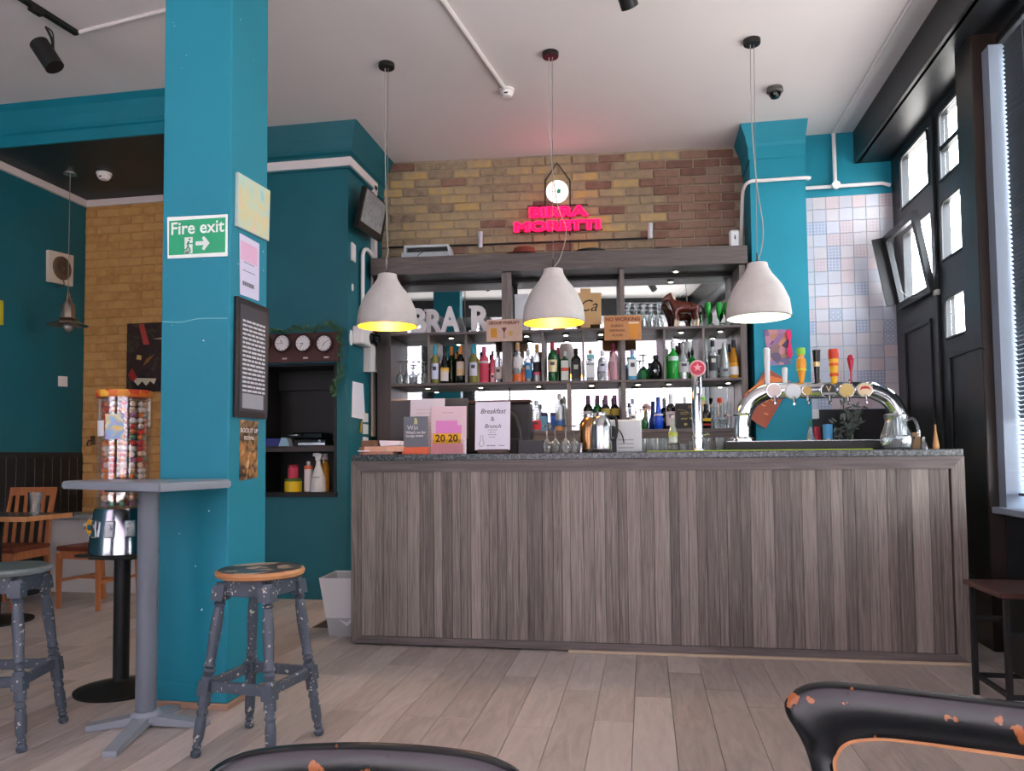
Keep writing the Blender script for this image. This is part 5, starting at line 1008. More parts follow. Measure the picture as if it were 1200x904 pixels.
tag(ob('tissue_packet', B().poly([(-.045, 0), (.05, 0), (.03, .06), (-.02, .07)], 0, .08), mat('8fb6cc', .5), loc=(at(333, 522, 'Y', NY+.06).x, NY+.05, zs+.0005), smooth=False), 'pale blue tissue packet beside the blue one on the shelf', 'packet')
v = at(363, 515, 'Y', NY+.12); to = thing('panini_grill', 'black grill appliance with chrome handle on the recess shelf', 'appliance', (v.x, NY+.08, zs+.0005))
ob('lower_plate', B().bx(-.12, .15, 0, .22, .0, .05, .006), BLACKM, to); ob('lid', B().bx(-.14, .13, 0, .22, .055, .11, .012), BLACKG, to); ob('front_strip', B().bx(-.08, .15, -.004, 0, .006, .026), STEEL, to, smooth=False)
ob('handle', B().tube([(-.15, 0, .10), (-.14, -.05, .09), (-.06, -.05, .088), (-.05, 0, .095)], .006, 8, 3), CHROME, to); ob('knob', B().cyl((.11, -.004, .04), (.11, -.018, .04), .011), CHROME, to)
def jar(name, label, cat, px_, y, z0, ytop, wpx, body, lid, prof=None, base=575):
    v = at(px_, base, 'Y', y); h = at(px_, ytop, 'Y', y).z-z0; r = wpx/2*(v-Vector((0, 0, EYE))).dot(fw)/F
    t = thing(name, label, cat, (v.x, y, z0+.0005)); ob('body', B().lathe([(r*a, h*b_) for a, b_ in (prof or [(.0, 0), (.95, 0), (1, .03), (1, .76), (.9, .8), (0, .8)])], 22), body, t); 
    if lid: ob('lid', B().lathe([(r*.97, h*.8), (r*.98, h*.97), (r*.9, h), (0, h)], 22), lid, t)
    return t, r, h
t, r, h = jar('yellow_tub', 'squat yellow tub with green lid in the recess', 'tub', 343.5, NY+.1, nz0, 561, 20, mat('e0c11f', .4), mat('4a6b2a', .4))
zj = nz0+h+.002; t, r, h = jar('red_jar', 'red labelled jar standing on the yellow tub', 'jar', 343.5, NY+.1, zj, 545, 12, mat('c0405a', .4), mat('8f1a2b', .4), base=560)
t, r, h = jar('white_bottle', 'white bottle with orange collar and white cap in the recess', 'bottle', 361.5, NY+.14, nz0, 541, 10, WHITE, None, [(.0, 0), (.95, 0), (1, .03), (1, .8), (.9, .86), (0, .86)])
ob('collar', B().lathe([(r*1.02, h*.74), (r*1.02, h*.85), (r*.5, h*.87)], 20), mat('d8663f', .4), t); ob('cap', B().lathe([(r*.45, h*.86), (r*.45, h), (0, h)], 16), WHITE, t)
v = at(373, 575, 'Y', NY+.07); h = at(373, 531, 'Y', NY+.07).z-nz0; sp = thing('spray_bottle', 'white trigger spray bottle at the front of the recess', 'bottle', (v.x, NY+.07, nz0+.0005))
ob('body', B().lathe([(.0, 0), (.060, 0), (.064, .01), (.062, h*.36), (.045, h*.5), (.022, h*.68), (.018, h*.8)], 24, Matrix.Diagonal((1, .6, 1, 1))), WHITEG, sp); ob('trigger_head', B().poly([(-.045, h*.92), (-.04, h*.99), (.0, h), (.04, h*.96), (.02, h*.82), (-.018, h*.8), (-.02, h*.9)], -.014, .014), WHITEG, sp, smooth=False)
ob('trigger', B().tube([(.02, 0, h*.88), (.04, 0, h*.84), (.045, 0, h*.74)], .005, 6), WHITEG, sp); text('Sanitiser', .02, mat('2c5b4c', .5), sp, (-.005, -.0385, h*.38))
t, r, h = jar('yellow_bottle', 'amber yellow spray bottle behind the white one', 'bottle', 381, NY+.18, nz0, 532, 11, mat('d99a1f', .3), None, [(.0, 0), (1, 0), (1, .6), (.6, .78), (.3, .85), (0, .85)]); ob('spray_head', B().bx(-.03, .02, -.012, .012, h*.85, h, .004), WHITE, t)
# things on the side face of the breast, X = NX
SX = NX+.001
t, x0, x1, z0, z1, L2 = panel_at('wall_monitor', 'small black wall monitor tilted forward below the white trunking', 'monitor', 'X', NX+.10, [(424, 218), (450, 242), (443, 283.5), (414.5, 265)], .035, BLACKM, PI/2, 'case')
sc1 = [(x_*.86, z*.82+.02) for x_, z in L2]; ob('screen', B().poly(sc1, -.037, -.034), mat('8f9598', .2, noise=.2, nscale=25), t, smooth=False); ob('bracket', B().bx(-.03, .03, 0, .098, -.05, .05, .004), BLACKM, t)
def side_plate(name, label, cat, pts, th, m): return panel_at(name, label, cat, 'X', SX, pts, th, m, PI/2, 'plate')[0]
side_plate('thermostat', 'slim upright white plate on the teal side wall under the monitor', 'plate', [(411, 284), (415, 288), (415, 308), (411, 305)], .015, WHITE)
for i, (cx_, cy2, hh_) in enumerate(((412.5, 337, 9), (411, 396, 19))):
    v = at(cx_, cy2, 'X', SX); hz_ = at(cx_, cy2-hh_/2, 'X', SX).z-v.z
    t = thing('oval_plaque', ('small oval white plaque on the teal side wall', 'large oval white plaque beside the emergency light')[i], 'plaque', v, PI/2); ob('disc', B().lathe([(hz_*.55, 0), (hz_*.5, .01), (0, .011)], 24, Matrix.Rotation(PI/2, 4, 'X') @ Matrix.Diagonal((.8, 1.8, 1, 1))), WHITE, t)
v = at(424, 396, 'X', NX+.03); em = thing('emergency_light', 'white emergency light with a black lens on the teal side wall', 'light', (SX, v.y, v.z), PI/2); ob('case', B().bx(-.14, .1, -.09, -.001, -.07, .08, .01), WHITE, em); ob('lens', B().cyl((.06, -.12, .0), (.06, -.088, .0), .05, seg=20), BLACKG, em); ob('second_lens', B().cyl((.06, -.16, .0), (.06, -.12, .0), .03, seg=20), BLACKG, em)
side_plate('fuse_box', 'white ribbed plastic box behind the left pendant lamp', 'box', [(426, 405), (441, 408), (441, 437), (426, 436)], .06, WHITE)
t = side_plate('pinned_notice', 'white notice paper pinned low on the teal side wall', 'paper', [(413, 447), (425.5, 450), (427.5, 492), (412, 489)], .003, PAPER)
for i, (py0, py1) in enumerate(((484, 495), (497, 509), (512, 522))):
    side_plate('socket_plate', ('upper', 'middle', 'lowest')[i]+' white socket plate beside the bar entrance', 'socket', [(425, py0), (430, py0+1), (430, py1), (425, py1)], .012, WHITE)
v = at(423, 495, 'X', SX+.01); ky = thing('yellow_key_tag', 'yellow tag hanging below the pinned notice', 'tag', v, PI/2); ob('tag', B().poly([(-.03, -.08), (.0, -.09), (.03, 0), (.0, .01)], -.004, 0), mat('b59a1f', .5), ky, smooth=False)
ys = [at(a, b_, 'X', NX+.03) for a, b_ in ((438, 303), (431, 293), (425.5, 296), (425, 318), (425, 368), (425, 376))]
conduit(ys, .017, 'white bent pipe on the teal side wall beside the left pendant lamp', CON, 3)
b = B().bx(NX+.001, NX+.02, 6.30, 6.36, 1.3, 2.7); tag(ob('white_upright_trim', b, mat('c9c2be', .5), smooth=False), 'pale upright strip between the teal side wall and the shelving', 'trim')
# bin
v0, v1 = at(378, 746, 'Z', 0), at(416, 746, 'Z', 0); bn = thing('waste_bin', 'translucent white waste bin with plastic liner beside the counter', 'bin', (-1.905, 4.72, 0), R(4))
def tap_rings(w0, d0, w1, d1, z0, z1, th):
    r_ = lambda w_, d_, z: [Vector((a*w_/2, b_*d_/2, z)) for a, b_ in ((-1, -1), (1, -1), (1, 1), (-1, 1))]
    return [r_(w0, d0, z0), r_(w1, d1, z1), r_(w1-th, d1-th, z1), r_(w0-th, d0-th, z0+.01)]
hB = at(395, 678, 'Y', 4.6).z
ob('tub', B().rings(tap_rings(.155, .2, .235, .3, 0, hB, .012)), glass_mat('bin_plastic', 'c9ccca', .75), bn, smooth=False)
ob('liner', B().rings(tap_rings(.185, .235, .25, .315, hB*.32, hB+.006, .006)), mat('d9d9d8', .55, bump=.4, bscale=12), bn, smooth=False); ob('liner_tail', B().poly([(.12, hB*.35), (.05, hB*.2), (.0, hB*.3), (.05, hB*.26), (.13, hB*.5)], -.14, -.135), mat('d9d9d8', .55), bn, smooth=False)
# ================================================================== PILASTER POSTERS, SINK CORNER
PV_ = PLY-.001
t, x0, x1, z0, z1, L2 = panel_at('purple_poster', 'purple illustrated poster pinned to the teal pilaster', 'poster', 'Y', PV_, [(895, 387), (925, 386), (926.5, 427), (901, 429)], .003, swirl_mat('poster_purple', ['3f3557', '77598a', 'b07a9a', 'c98a5c', '54506c', '8f86ae'], 16, 'vor'), 0)
ob('pink_ribbon', B().poly([(x1-.03, z1-.02), (x1-.0, z1), (x1+.012, z1-.06), (x1-.0, z1-.1), (x1+.016, z1-.2), (x1+.0, z1-.24), (x1-.03, z1-.2), (x1-.012, z1-.1), (x1-.03, z1-.06)], -.02, -.003), mat('d81f5c', .4), t, smooth=False)
t, x0, x1, z0, z1, L2 = panel_at('orange_menu_poster', 'tilted copper orange poster with raised symbols on the teal pilaster', 'poster', 'Y', PV_-.02, [(898, 431), (928, 449), (897, 503), (867, 483)], .003, mat('a4543c', .45, noise=.12, nscale=6), 0)
ob('upper_flash', B().poly([(x_*.9+.01, z*.45+.075) for x_, z in L2], -.0045, -.003), mat('dc7a3c', .5), t, smooth=False)
for i, (a, b_) in enumerate(((-.09, -.02), (-.02, -.06), (.05, -.02), (.0, -.13), (.07, .03), (-.12, .05))): ob('printed_symbol', B().tube([(a-.015, -.005, b_+.008), (a, -.005, b_-.002), (a+.015, -.005, b_-.006)], .005, 5), mat('e59a4a', .5), t)
SYY = 6.3
wk = box_thing('sink_unit', 'dark sink unit under the patterned tiles behind the counter', 'counter', PLX1+.01, 2.03, 6.12, .55, 0, 1.13, BLACKM, .004)
def sk(px_, py_, Y=SYY): return at(px_, py_, 'Y', Y)
v = sk(950, 525); sb_ = thing('detergent_bottle', 'small clear detergent bottle with a green cap by the sink', 'bottle', (v.x, SYY, 1.1305)); ob('body', B().lathe([(.0, 0), (.055, 0), (.058, .02), (.03, .09), (.012, .13), (0, .13)], 18), G['clear'], sb_); ob('cap', B().lathe([(.012, .13), (.013, .165), (0, .167)], 12), mat('2e7d4b', .4), sb_)
v = sk(957, 525, 6.45); tag(ob('red_soap_bottle', B().lathe([(.0, 0), (.032, 0), (.034, .1), (.028, .2), (0, .2)], 16), mat('a5243a', .3), loc=(v.x, 6.45, 1.1305)), 'red soap bottle behind the detergent bottle', 'bottle')
v = sk(970.5, 525); wbt = thing('water_bottle', 'squat plastic bottle with a light blue lid by the sink', 'bottle', (v.x, SYY, 1.1305)); ob('body', B().lathe([(.0, 0), (.06, 0), (.062, .03), (.04, .065), (0, .065)], 20), G['clear'], wbt); ob('lid', B().lathe([(.04, .065), (.042, .14), (0, .142)], 20), mat('58a9dd', .4), wbt)
v = sk(996, 525, 6.35); [setattr(o_, 'scale', (.85, .85, 1.5)) for o_ in COL.objects if o_.name in (sb_.name, wbt.name)]; hp = thing('leafy_plant', 'grey green leafy plant in a small pot beside the sink', 'plant', (v.x, 6.4, 1.1305)); ob('pot', B().lathe([(.0, 0), (.04, 0), (.05, .07), (.044, .07), (0, .06)], 18), BLACKM, hp); b = B(); b2 = B()
for i in range(26):
    a = random.uniform(0, 2*PI); tl = random.uniform(.08, .34); rr = random.uniform(.02, .13); tip = Vector((rr*math.cos(a), -abs(rr*math.sin(a))*.5, .07+tl)); b2.tube([(0, 0, .05), tip*.6, tip], .002, 4)
    for k in range(3):
        c = tip*(1-.18*k); M = Matrix.Translation(c) @ Matrix.Rotation(random.uniform(0, 6.28), 4, 'Y') @ Matrix.Rotation(random.uniform(-.8, .8), 4, 'X'); b.poly([(0, 0), (.01, .022), (.006, .05), (0, .062), (-.006, .05), (-.01, .022)], -.0005, .0005, M)
ob('stems', b2, mat('39423a', .6), hp); ob('leaves', b, mat('5f6b62', .5, noise=.3, nscale=30), hp, smooth=False, kind='stuff')
tag(ob('cutlery_jar', B().lathe([(.0, 0), (.02, 0), (.022, .09), (.019, .09), (0, .01)], 14), CLEAR, loc=(sk(982, 525).x, 6.25, 1.1305)), 'clear jar in front of the leafy plant', 'jar')
box_thing('white_bracket', 'white plastic box under the tiles next to the pilaster', 'box', sk(944, 487, 6.6).x, sk(960, 487, 6.6).x, 6.6, .08, sk(950, 491, 6.6).z, sk(950, 480, 6.6).z, WHITE)
# blue insect lamp beside the post
p = at(1124, 312, 'X', 1.99); il = thing('blue_lamp_unit', 'white and bright blue bottle shaped item in front of the door panes', 'lamp', (1.985, 5.04, at(1122, 331, 'X', 1.985).z)); hI = .26
ob('case', B().bx(-.03, .06, -.07, .07, 0, hI, .015), mat('c9d2dc', .3), il); ob('blue_face', B().bx(-.034, -.03, -.055, .055, .03, .17, .002), mat('1b6fd0', .3, emit=.8), il)
tag(ob('hanging_cable', B().tube([at(1131, 413, 'X', 1.893), at(1140, 410, 'X', 1.893), at(1150, 407, 'X', 1.893), at(1156, 409, 'X', 1.893)], .004, 6, 3), mat('3a322d', .5)), 'thin brown cable tied round the dark post', 'cable')
# ================================================================== STOOLS AND TABLES
def turned(p0, p1, b, sq):
    pr = [(.014, 0), (.019, .01), (.02, .03), (.013, .045), (.018, .06), (.013, .075), (.02, .11), (.021, .2), (.017, .235), (.022, .255), (.017, .27), (.017, .29)]
    b.rod(p0, p1, [(r, t) for r, t in pr]+[(.023, .295), (.023, .46), (.016, .465), (.022, .49), (.016, .505), (.022, .52), (.018, .54), (.02, .62), (.0225, .72), (.02, .82), (.016, .86), (.023, .875), (.016, .89), (.023, .905), (.02, .92), (.024, .93), (.024, 1.0)], 16)
def bar_stool(label, cx_, cy_, rz, seatm, rimm, zt=.70):
    t = thing('bar_stool', label, 'stool', (cx_, cy_, 0), rz, group='grey painted turned bar stools')
    bt, tp = .165, .098
    for sx_, sy_ in ((-1, -1), (1, -1), (1, 1), (-1, 1)):
        b = B(); p0 = Vector((sx_*bt, sy_*bt, 0)); p1 = Vector((sx_*tp, sy_*tp, zt-.045)); turned(p0, p1, b, 0)
        for (ta, tb_, w_) in ((.355, .44, .023), (.90, .985, .026)):
            ca, cb = p0.lerp(p1, ta), p0.lerp(p1, tb_); b.rings([[c+Vector((a*w_, d*w_, 0)) for a, d in ((-1, -1), (1, -1), (1, 1), (-1, 1))] for c in (ca, cb)])
        ob('leg', b, STOOLP, t, ang=30)
    zc_, d_ = .26, .165-.067*.40
    for k in range(4):
        M = Matrix.Rotation(k*PI/2, 4, 'Z')
        ob('stretcher', B().bx(-d_+.02, d_-.02, -d_-.010, -d_+.010, zc_-.02, zc_+.02, .003), STOOLP, t, rot=(0, 0, k*PI/2), smooth=False)
        ob('apron', B().bx(-tp+.015, tp-.015, -tp-.012, -tp+.012, zt-.095, zt-.03, .002), STOOLP, t, rot=(0, 0, k*PI/2), smooth=False)
    s = ob('seat', B().lathe([(.0, zt-.03), (.150, zt-.03), (.166, zt-.024), (.170, zt-.012), (.166, zt-.003), (.158, zt)], 40, capa=False), rimm, t, label='rounded seat edge')
    ob('seat_top', B().lathe([(0, zt-.004), (.160, zt-.001), (.157, zt+.0012), (0, zt+.001)], 40, capa=False), seatm, s)
    return t
bar_stool('grey turned bar stool with chipped seat and bare wood rim in front of the column', -1.502, 2.838, R(-7), STOOLS, RIM, .688)
p = at(18, 660, 'Z', .69); bar_stool('grey turned bar stool with smooth grey green seat at the left picture edge', -2.584, 2.76, R(15), SEATG, mat('6d7674', .4), .69)
# high table
zt = 1.03
ht_ = thing('high_table', 'grey painted high table with pedestal and cross base against the column', 'table', (-2.10, 2.99, 0))
pts = [at(72, 570, 'Y', 2.93), at(187, 570, 'Y', 2.60), at(271, 570, 'Y', 3.0), (-1.86, 3.205, 0), (-2.42, 3.20, 0), at(84, 570, 'Y', 3.08)]
pl_ = [(p[0]+2.10, p[1]-2.99) for p in pts]
b = B().slab(pl_, zt-.032, zt); bmesh.ops.bevel(b.bm, geom=[e for e in b.bm.edges if abs(e.verts[0].co.z-e.verts[1].co.z) < .001 or True], offset=.006, segments=2, affect='EDGES')
ob('tabletop', b, TABLEG, ht_, smooth=False); ob('top_plate', B().bx(-.12, .12, -.12, .12, zt-.045, zt-.032), mat('3c4045', .5), ht_, smooth=False)
ob('pole', B().lathe([(.042, .045), (.042, zt-.045)], 28), mat('6c737c', .4), ht_); ob('hub', B().lathe([(.06, .02), (.062, .045), (.05, .06), (.042, .062)], 24), TABLEG, ht_)
bc = Vector((at(172, 852, 'Z', .0)))
for (ex, ey) in ((102, 856), (128, 888), (243, 852), (205, 832)):
    e = at(ex, ey, 'Z', .0); d = Vector((e.x+2.10, e.y-2.99, 0)); n = Vector((-d.y, d.x, 0)).normalized()
    ob('foot', B().rings([[n*-.032+Vector((0, 0, .01)), n*.032+Vector((0, 0, .01)), n*.032+Vector((0, 0, .05)), n*-.032+Vector((0, 0, .05))], [d+n*-.026+Vector((0, 0, 0)), d+n*.026, d+n*.026+Vector((0, 0, .022)), d+n*-.026+Vector((0, 0, .022))]]), TABLEG, ht_, smooth=False)
# sweet vending tower
vt = thing('sweet_vending_tower', 'tall clear capsule vending tower on a chrome body and black pedestal', 'vending machine', (at(143, 700, 'Y', 3.42).x, 3.42, 0))
ob('base', B().lathe([(.205, 0), (.207, .012), (.14, .03), (.04, .05), (.035, .06)], 36), BLACKM, vt); ob('pole', B().lathe([(.037, .05), (.037, .655)], 20), BLACKM, vt)
ob('platform', B().bx(-.155, .155, -.14, .14, .655, .668, .003).bx(-.11, .11, -.1, .1, .64, .655), BLACKM, vt)
def poly_ring(r, n, z, a0=.2): return [Vector((r*math.cos(a0+2*PI*i/n), r*math.sin(a0+2*PI*i/n), z)) for i in range(n)]
ob('chrome_body', B().rings([poly_ring(.152, 24, .669), poly_ring(.149, 24, .71), poly_ring(.13, 24, .87), poly_ring(.124, 24, .885)]), mat('9fa3a8', .16, metal=1), vt, ang=20)
for i in range(4):
    a = -PI/2-1.0+i*.62; o = ob('coin_mechanism', B().bx(-.022, .022, -.012, .01, -.04, .04, .004).cyl((0, -.012, .01), (0, -.03, .01), .014), STEEL, vt, (.14*math.cos(a), .14*math.sin(a), .79), (0, 0, a+PI/2))
st = [((.034 if i % 2 == 0 else .024)*math.cos(i*PI/7), (.04 if i % 2 == 0 else .03)*math.sin(i*PI/7)) for i in range(14)]
o = ob('yellow_sticker', B().poly(st, -.004, 0), mat('e5a520', .5), vt, (-.085, -.125, .80), (0, 0, R(-28)), smooth=False); ob('sticker_marks', B().poly([(-.012, -.01), (.012, -.006), (.014, .012), (-.01, .01)], -.006, -.004), mat('8a2a1c', .5), o, smooth=False)
ob('clear_cylinder', B().lathe([(.124, .886), (.124, 1.455), (.119, 1.455), (.119, .886)], 36, closed=True), PANE, vt)
ob('top_ring', B().lathe([(.0, 1.425), (.1245, 1.425), (.1275, 1.43), (.1275, 1.458), (.12, 1.462), (0, 1.462)], 36), swirl_mat('red_yellow_band', ['b8281c', 'd8481c', 'e9b93a', 'c93020'], 22, 'vor'), vt)
for i in range(6): a = i*PI/3+.3; ob('divider', B().bx(.02, .117, -.001, .001, .89, 1.42, M=Matrix.Rotation(a, 4, 'Z')), PANE, vt, smooth=False)
cols = [mat(c, .3) for c in ('d8402f', 'ee8a34', 'f0e2d2', '6fa98a', 'c07a9a', 'f0c9a0')]; b = B()
for i in range(6):
    a = i*PI/3+.3+PI/6
    for k in range(19):
        for rr, da in ((.085, -.28), (.085, .28), (.045, 0)):
            z = .905+k*.027+random.uniform(-.003, .003)
            if random.random() < .62 or rr > .05: b.sph((rr*math.cos(a+da), rr*math.sin(a+da), z), .0145, 8, mi=random.choice((0, 1, 2, 5)) if k % 4 else random.choice((0, 1, 3, 4)))
ob('capsules', b, cols, vt, kind='stuff')
def curved_label(par, a0, a1, z0, z1, m, r=.1255, nm='sticker'):
    b = B(); n = 8; lo = [b.bm.verts.new((r*math.cos(a0+(a1-a0)*i/n), r*math.sin(a0+(a1-a0)*i/n), z0)) for i in range(n+1)]; hi = [b.bm.verts.new((v.co.x, v.co.y, z1)) for v in lo]
    for i in range(n): b.bm.faces.new((lo[i], lo[i+1], hi[i+1], hi[i]))
    ob(nm, b, m, par)
curved_label(vt, R(-95), R(-55), 1.22, 1.34, swirl_mat('sticker_pastel', ['d98ab8', '7fb4d9', 'e3c56a', 'b8d9e3'], 14)); curved_label(vt, R(-122), R(-98), 1.235, 1.31, mat('d9d9d6', .5))
# left dining corner
cn = at(20, 602, 'Z', .745); dt2 = thing('dining_table', 'dark dining table with worn wooden edge and black pedestal', 'table', (-4.36, 4.72, 0))
b = B().slab([(-.5, -.22), (.27, -.22), (.30, -.19), (.30, .22), (-.5, .22)], .715, .745); ob('tabletop', b, mat('4f5453', .25), dt2, smooth=False)
ob('worn_edge', B().bx(-.15, .302, -.223, -.2, .713, .7455, .003).bx(.29, .303, -.2, .2, .713, .7455, .003), RIM, dt2, smooth=False); ob('pole', B().lathe([(.035, .03), (.035, .715)], 18), BLACKM, dt2, (-.13, 0, 0)); ob('base', B().lathe([(.24, 0), (.24, .012), (.06, .04), (.035, .05)], 28), BLACKM, dt2, (-.13, 0, 0))
v = at(41, 598, 'Y', 4.70); gl = vessel('pint_glass', 'empty flared beer glass on the dark dining table', 'glass', (v.x, 4.70, .7455), [(.032, 0), (.034, .01), (.03, .06), (.042, .12), (.044, .155)], .003, CLEAR, 24)
wb0 = thing('white_bench', 'white boxed bench with a pale grey top by the brick wall', 'bench', (-4.45, 5.85, 0)); ob('body', B().bx(-.6, .75, 0, .36, .0, .62, .004), mat('d3d0cc', .6), wb0, smooth=False); ob('top', B().bx(-.6, .8, -.06, .36, .62, .655, .006), mat('9aa0a2', .35), wb0)
def dchair(label, x_, y_, rz, back_only=False):
    t = thing('dining_chair', label, 'chair', (x_, y_, 0), rz, group='beech dining chairs'); W2, D2 = .19, .19
    for s in (-1, 1):
        ob('leg', B().rings([[Vector((s*W2+a*.016*k, -D2+c*.016*k, z)) for a, c in ((-1, -1), (1, -1), (1, 1), (-1, 1))] for z, k in ((0, .75), (.42, 1.1))]), OAKC, t, smooth=False)
        ob('back_post', B().rings([[Vector((s*W2*.95+a*.015, y+c*.015, z)) for a, c in ((-1, -1), (1, -1), (1, 1), (-1, 1))] for y, z in ((D2+.03, 0), (D2, .43), (D2+.03, .7), (D2+.08, .9))]), OAKC, t, smooth=False)
    ob('seat', B().bx(-.21, .21, -.21, .20, .435, .47, .012), SEATB, t); 
    for k in range(4): ob('seat_rail', B().bx(-.18, .18, -.196, -.176, .375, .435), OAKC, t, rot=(0, 0, k*PI/2), smooth=False)
    for s in (-1, 1): ob('stretcher', B().bx(s*W2-.009, s*W2+.009, -.18, .2, .2, .22), OAKC, t, smooth=False)
    ob('stretcher', B().bx(-.18, .18, -.01, .01, .2, .22), OAKC, t, smooth=False)
    ob('top_rail', B().rings([[Vector((x, y+.0, .84)), Vector((x, y+.022, .84)), Vector((x, y+.03, .905)), Vector((x, y+.008, .905))] for x, y in ((-.205, .235), (-.1, .25), (0, .255), (.1, .25), (.205, .235))]), OAKC, t, smooth=False)
    for i in range(4): x = -.11+i*.073; ob('back_slat', B().rings([[Vector((x+a*.013, y+c*.006, z)) for a, c in ((-1, -1), (1, -1), (1, 1), (-1, 1))] for y, z in ((.2, .45), (.25, .86))]), OAKC, t, smooth=False)
    return t
dchair('beech slat back dining chair with red brown seat in front of the white bench', -4.18, 5.36, R(-8))
dchair('beech dining chair cut off by the left edge of the picture', -4.845, 5.20, R(6))
# left wall objects
t, x0, x1, z0, z1, L2 = panel_at('wall_fan', 'square cream wall fan with a round brown grille', 'fan', 'X', LX+.001, [(54, 293), (83, 300), (82, 336), (54, 330)], .03, mat('d8c9b8', .5), PI/2, 'plate')
r_ = min(x1-x0, z1-z0)*.36; gg = ob('grille', B().lathe([(r_, 0), (r_, .012), (r_*.9, .014), (0, .006)], 28), mat('6a5340', .5), t, (0, -.031, 0), (PI/2, 0, 0)); 
for i in range(3): ob('grille_ring', B().lathe([(r_*(.3+.25*i)-.003, .012), (r_*(.3+.25*i), .018), (r_*(.3+.25*i)+.003, .012)], 24, closed=True), mat('3c2c20', .5), gg)
ob('flex', B().tube([(-.02, -.03, z0*.3), (.0, -.06, z0), (-.06, -.03, z0*1.3)], .004, 5, 4), mat('3c2c20', .5), t)
panel_at('light_switch', 'small white light switch on the dark teal wall', 'switch', 'X', LX+.001, [(68, 441), (78, 441.5), (78, 453.5), (68, 453)], .01, WHITE, PI/2, 'plate')
panel_at('yellow_picture', 'sliver of a yellow framed picture at the far left edge', 'picture', 'X', LX+.001, [(-16, 348), (1.5, 353), (1.5, 381), (-16, 380)], .02, mat('c9b52a', .5), PI/2, 'frame')
t, x0, x1, z0, z1, L2 = panel_at('dark_painting', 'dark expressive painting with red and gold strokes on the yellow brick', 'painting', 'Y', BYY-.012, [(151, 381), (215, 377), (215, 459), (153, 457)], .025, mat('1c1512', .5), 0, 'canvas')
ob('painted_face', B().bx(x0+.003, x1-.003, -.027, -.025, z0+.003, z1-.003), swirl_mat('dark_paint', ['120d0c', '1f1616', '3a1712', '231a14', '4a3a1c', '27332a'], 9), t, smooth=False)
for pts_, c_ in (([(x0+.12, z1-.01), (x0+.17, z1-.01), (x0+.23, z1-.2), (x0+.17, z1-.2)], 'a83a34'), ([(x0+.02, z0+.16), (x0+.06, z0+.22), (x0+.12, z0+.12), (x0+.06, z0+.1)], '9a2420'), ([(x0+.17, z0+.24), (x0+.22, z0+.27), (x0+.28, z0+.34), (x0+.2, z0+.3)], '8a5a24'), ([(x0+.10, z0+.30), (x0+.15, z0+.29), (x0+.15, z0+.33), (x0+.11, z0+.34)], 'c9a25a'), ([(x0+.08, z0+.10), (x0+.12, z0+.06), (x0+.16, z0+.10), (x0+.20, z0+.06), (x0+.24, z0+.10), (x0+.28, z0+.07), (x0+.3, z0+.12), (x0+.1, z0+.13)], 'c8bda0'), ([(x0+.26, z1-.15), (x1-.02, z1-.13), (x1-.02, z1-.17)], 'cdb790')):
    ob('brush_stroke', B().poly(pts_, -.0295, -.027), mat(c_, .5), t, smooth=False)
tag(ob('door_hook', B().tube([(LX+.13, BYY-.02, 1.3), (LX+.1, BYY-.05, 1.29), (LX+.09, BYY-.05, 1.25)], .008, 6, 3).bx(LX+.1, LX+.14, BYY-.02, BYY-.011, 1.26, 1.34), mat('5a4632', .5, metal=.5)), 'small brass hook on the corner of the yellow brick wall', 'hook')
p = at(82, 202, 'Z', 3.52); pc = at(79, 383, 'Y', p.y)
cp = thing('copper_pendant', 'small copper coloured pendant lamp hanging in front of the left wall', 'lamp', (pc.x, p.y, pc.z))
COP = mat('b5a294', .25, metal=.9)
ob('ceiling_rose', B().lathe([(.05, 3.50-pc.z), (.05, 3.515-pc.z), (.045, 3.5195-pc.z)], 20), mat('d9d4cf', .25, metal=.8), cp); ob('cable', B().tube([(0, 0, 3.50-pc.z), (0, 0, .28)], .003, 5), mat('8a8078', .5), cp)
ob('shade', B().lathe([(.15, .015), (.155, .012), (.06, .055), (.03, .06), (.055, .062)], 32, capa=False), COP, cp); ob('cage', B().lathe([(.055, .062), (.052, .18), (.03, .21), (.02, .25), (.008, .29)], 20), COP, cp)
ob('cage_ring', B().lathe([(.07, .06), (.075, .065), (.07, .07)], 20, closed=True), COP, cp); ob('bulb', B().sph((0, 0, -.005), .04, 16), mat('9a948e', .15, metal=.5), cp)
# low table by the window
lt = thing('low_side_table', 'low dark table with a brown wooden top beside the window wall', 'table', (1.74, 3.74, 0)); zl = .525
ob('top', B().bx(-.29, .27, -.20, .19, zl-.022, zl, .003), mat('4a2f28', .3, noise=.15), lt)
for sx_, sy_ in ((-1, -1), (-1, 1), (1, -1), (1, 1)): ob('leg', B().bx(sx_*.255-.011, sx_*.255+.011, sy_*.17-.011, sy_*.17+.011, 0, zl-.022), BLACKM, lt, smooth=False)
for sy_ in (-1, 1): ob('rail', B().bx(-.25, .25, sy_*.17-.008, sy_*.17+.008, .08, .1).bx(-.25, .25, sy_*.17-.008, sy_*.17+.008, .34, .36), BLACKM, lt, smooth=False)
for sx_ in (-1, 1): ob('rail', B().bx(sx_*.25-.008, sx_*.25+.008, -.17, .17, .08, .1), BLACKM, lt, smooth=False)
ob('box_insert', B().bx(-.12, .24, -.13, .15, .12, zl-.03, .004), BLACKM, lt)
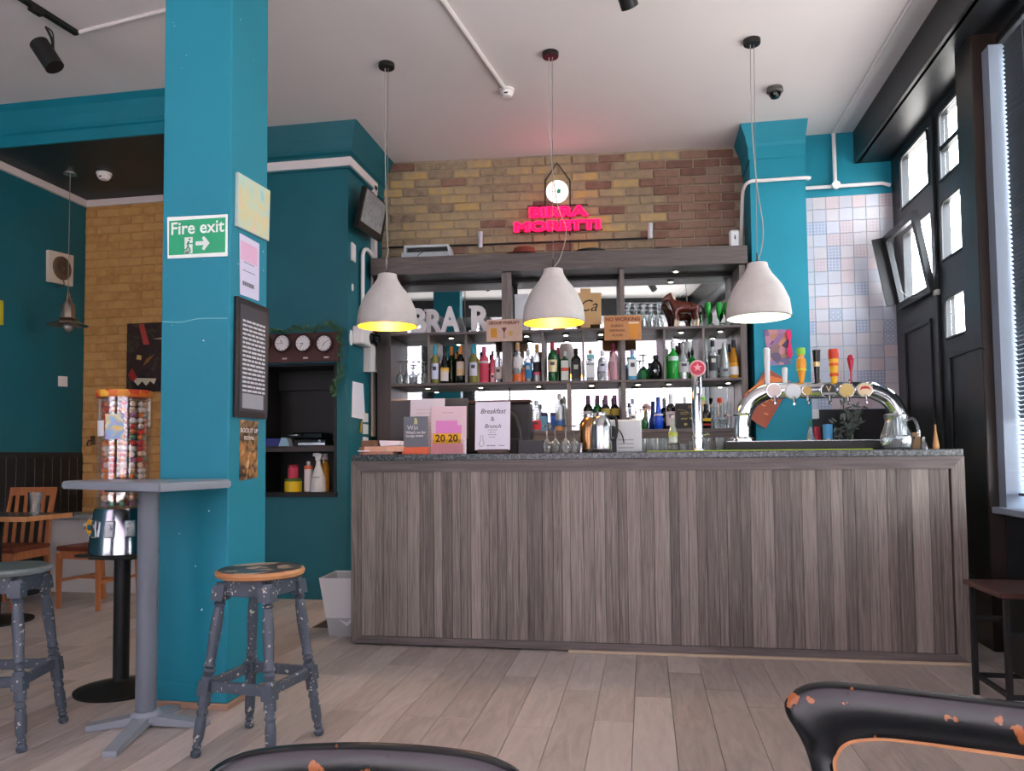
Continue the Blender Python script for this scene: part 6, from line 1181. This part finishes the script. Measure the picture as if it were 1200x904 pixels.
# ================================================================== FOREGROUND CHAIRS
def hoop(outer, inner, th, n=6):
    """bent band between two matching curves (x,z), th across"""
    A = crom([Vector((x, 0, z)) for x, z in outer], n); I = crom([Vector((x, 0, z)) for x, z in inner], n); rs = []; ri = []
    for a, c in zip(A, I):
        d = c-a; k = d.normalized()
        rs.append([a+d*t+Vector((0, y*th, 0)) for t, y in ((0, -.2), (.06, -.42), (.2, -.5), (.8, -.5), (1, -.3), (1, .3), (.8, .5), (.2, .5), (.06, .42), (0, .2))])
        ri.append([c+k*t+Vector((0, y*th, 0)) for t, y in ((-.001, -.38), (.0035, -.34), (.0035, .34), (-.001, .38))])
    return B().rings(rs), B().rings(ri)
def cafe_chair(label, cx_, cy_, rz, zt, hw, wid, drop):
    t = thing('cafe_chair', label, 'chair', (cx_, cy_, 0), rz, group='black lacquered chairs in the foreground')
    q_ = wid/.062; L_ = [(.10, -.36), (.06, -.25), (.03, -.105), (0, -.047), (.008, -.022), (.035, -.006), (.09, 0)]; L2_ = [(.125, -.36), (.092, -.25), (.063, -.12), (.066, -.092), (.077, -.077), (.097, -.069), (.14, -.063)]
    def full(P, mid): P = [(-hw+x, zt+z) for x, z in P]; P = P+[(0, zt+mid)]+[(-x, z) for x, z in P[::-1]]; return [(x, z-drop*(x/hw)**2) for x, z in P]
    a, b = hoop(full(L_, 0), full(L2_, -wid), .028)
    ob('back_hoop', a, BLACKW, t, rot=(R(-8), 0, 0), loc=(0, .0, 0), ang=50); ob('bare_wood_edge', b, RIM, t, rot=(R(-8), 0, 0))
    ob('seat', B().lathe([(.0, .43), (.19, .43), (.2, .44), (.2, .455), (.17, .462), (0, .455)], 36), BLACKW, t, (0, -.16, 0))
    for a_ in range(4):
        an = PI/4+a_*PI/2; ob('leg', B().cyl((.2*math.cos(an), -.16+.2*math.sin(an), 0), (.15*math.cos(an), -.16+.15*math.sin(an), .435), .013, .018, 12), BLACKW, t)
    ob('leg_ring', B().lathe([(.165, .2), (.173, .2), (.173, .216), (.165, .216)], 32, closed=True), BLACKW, t, (0, -.16, 0))
    return t
cafe_chair('black lacquered chair back with orange worn edges at the lower right', .395, .965, R(-17), .815, .25, .062, .0)
cafe_chair('black lacquered chair back with fine chips at the bottom centre left', -.33, .80, R(6), .780, .205, .055, .02)
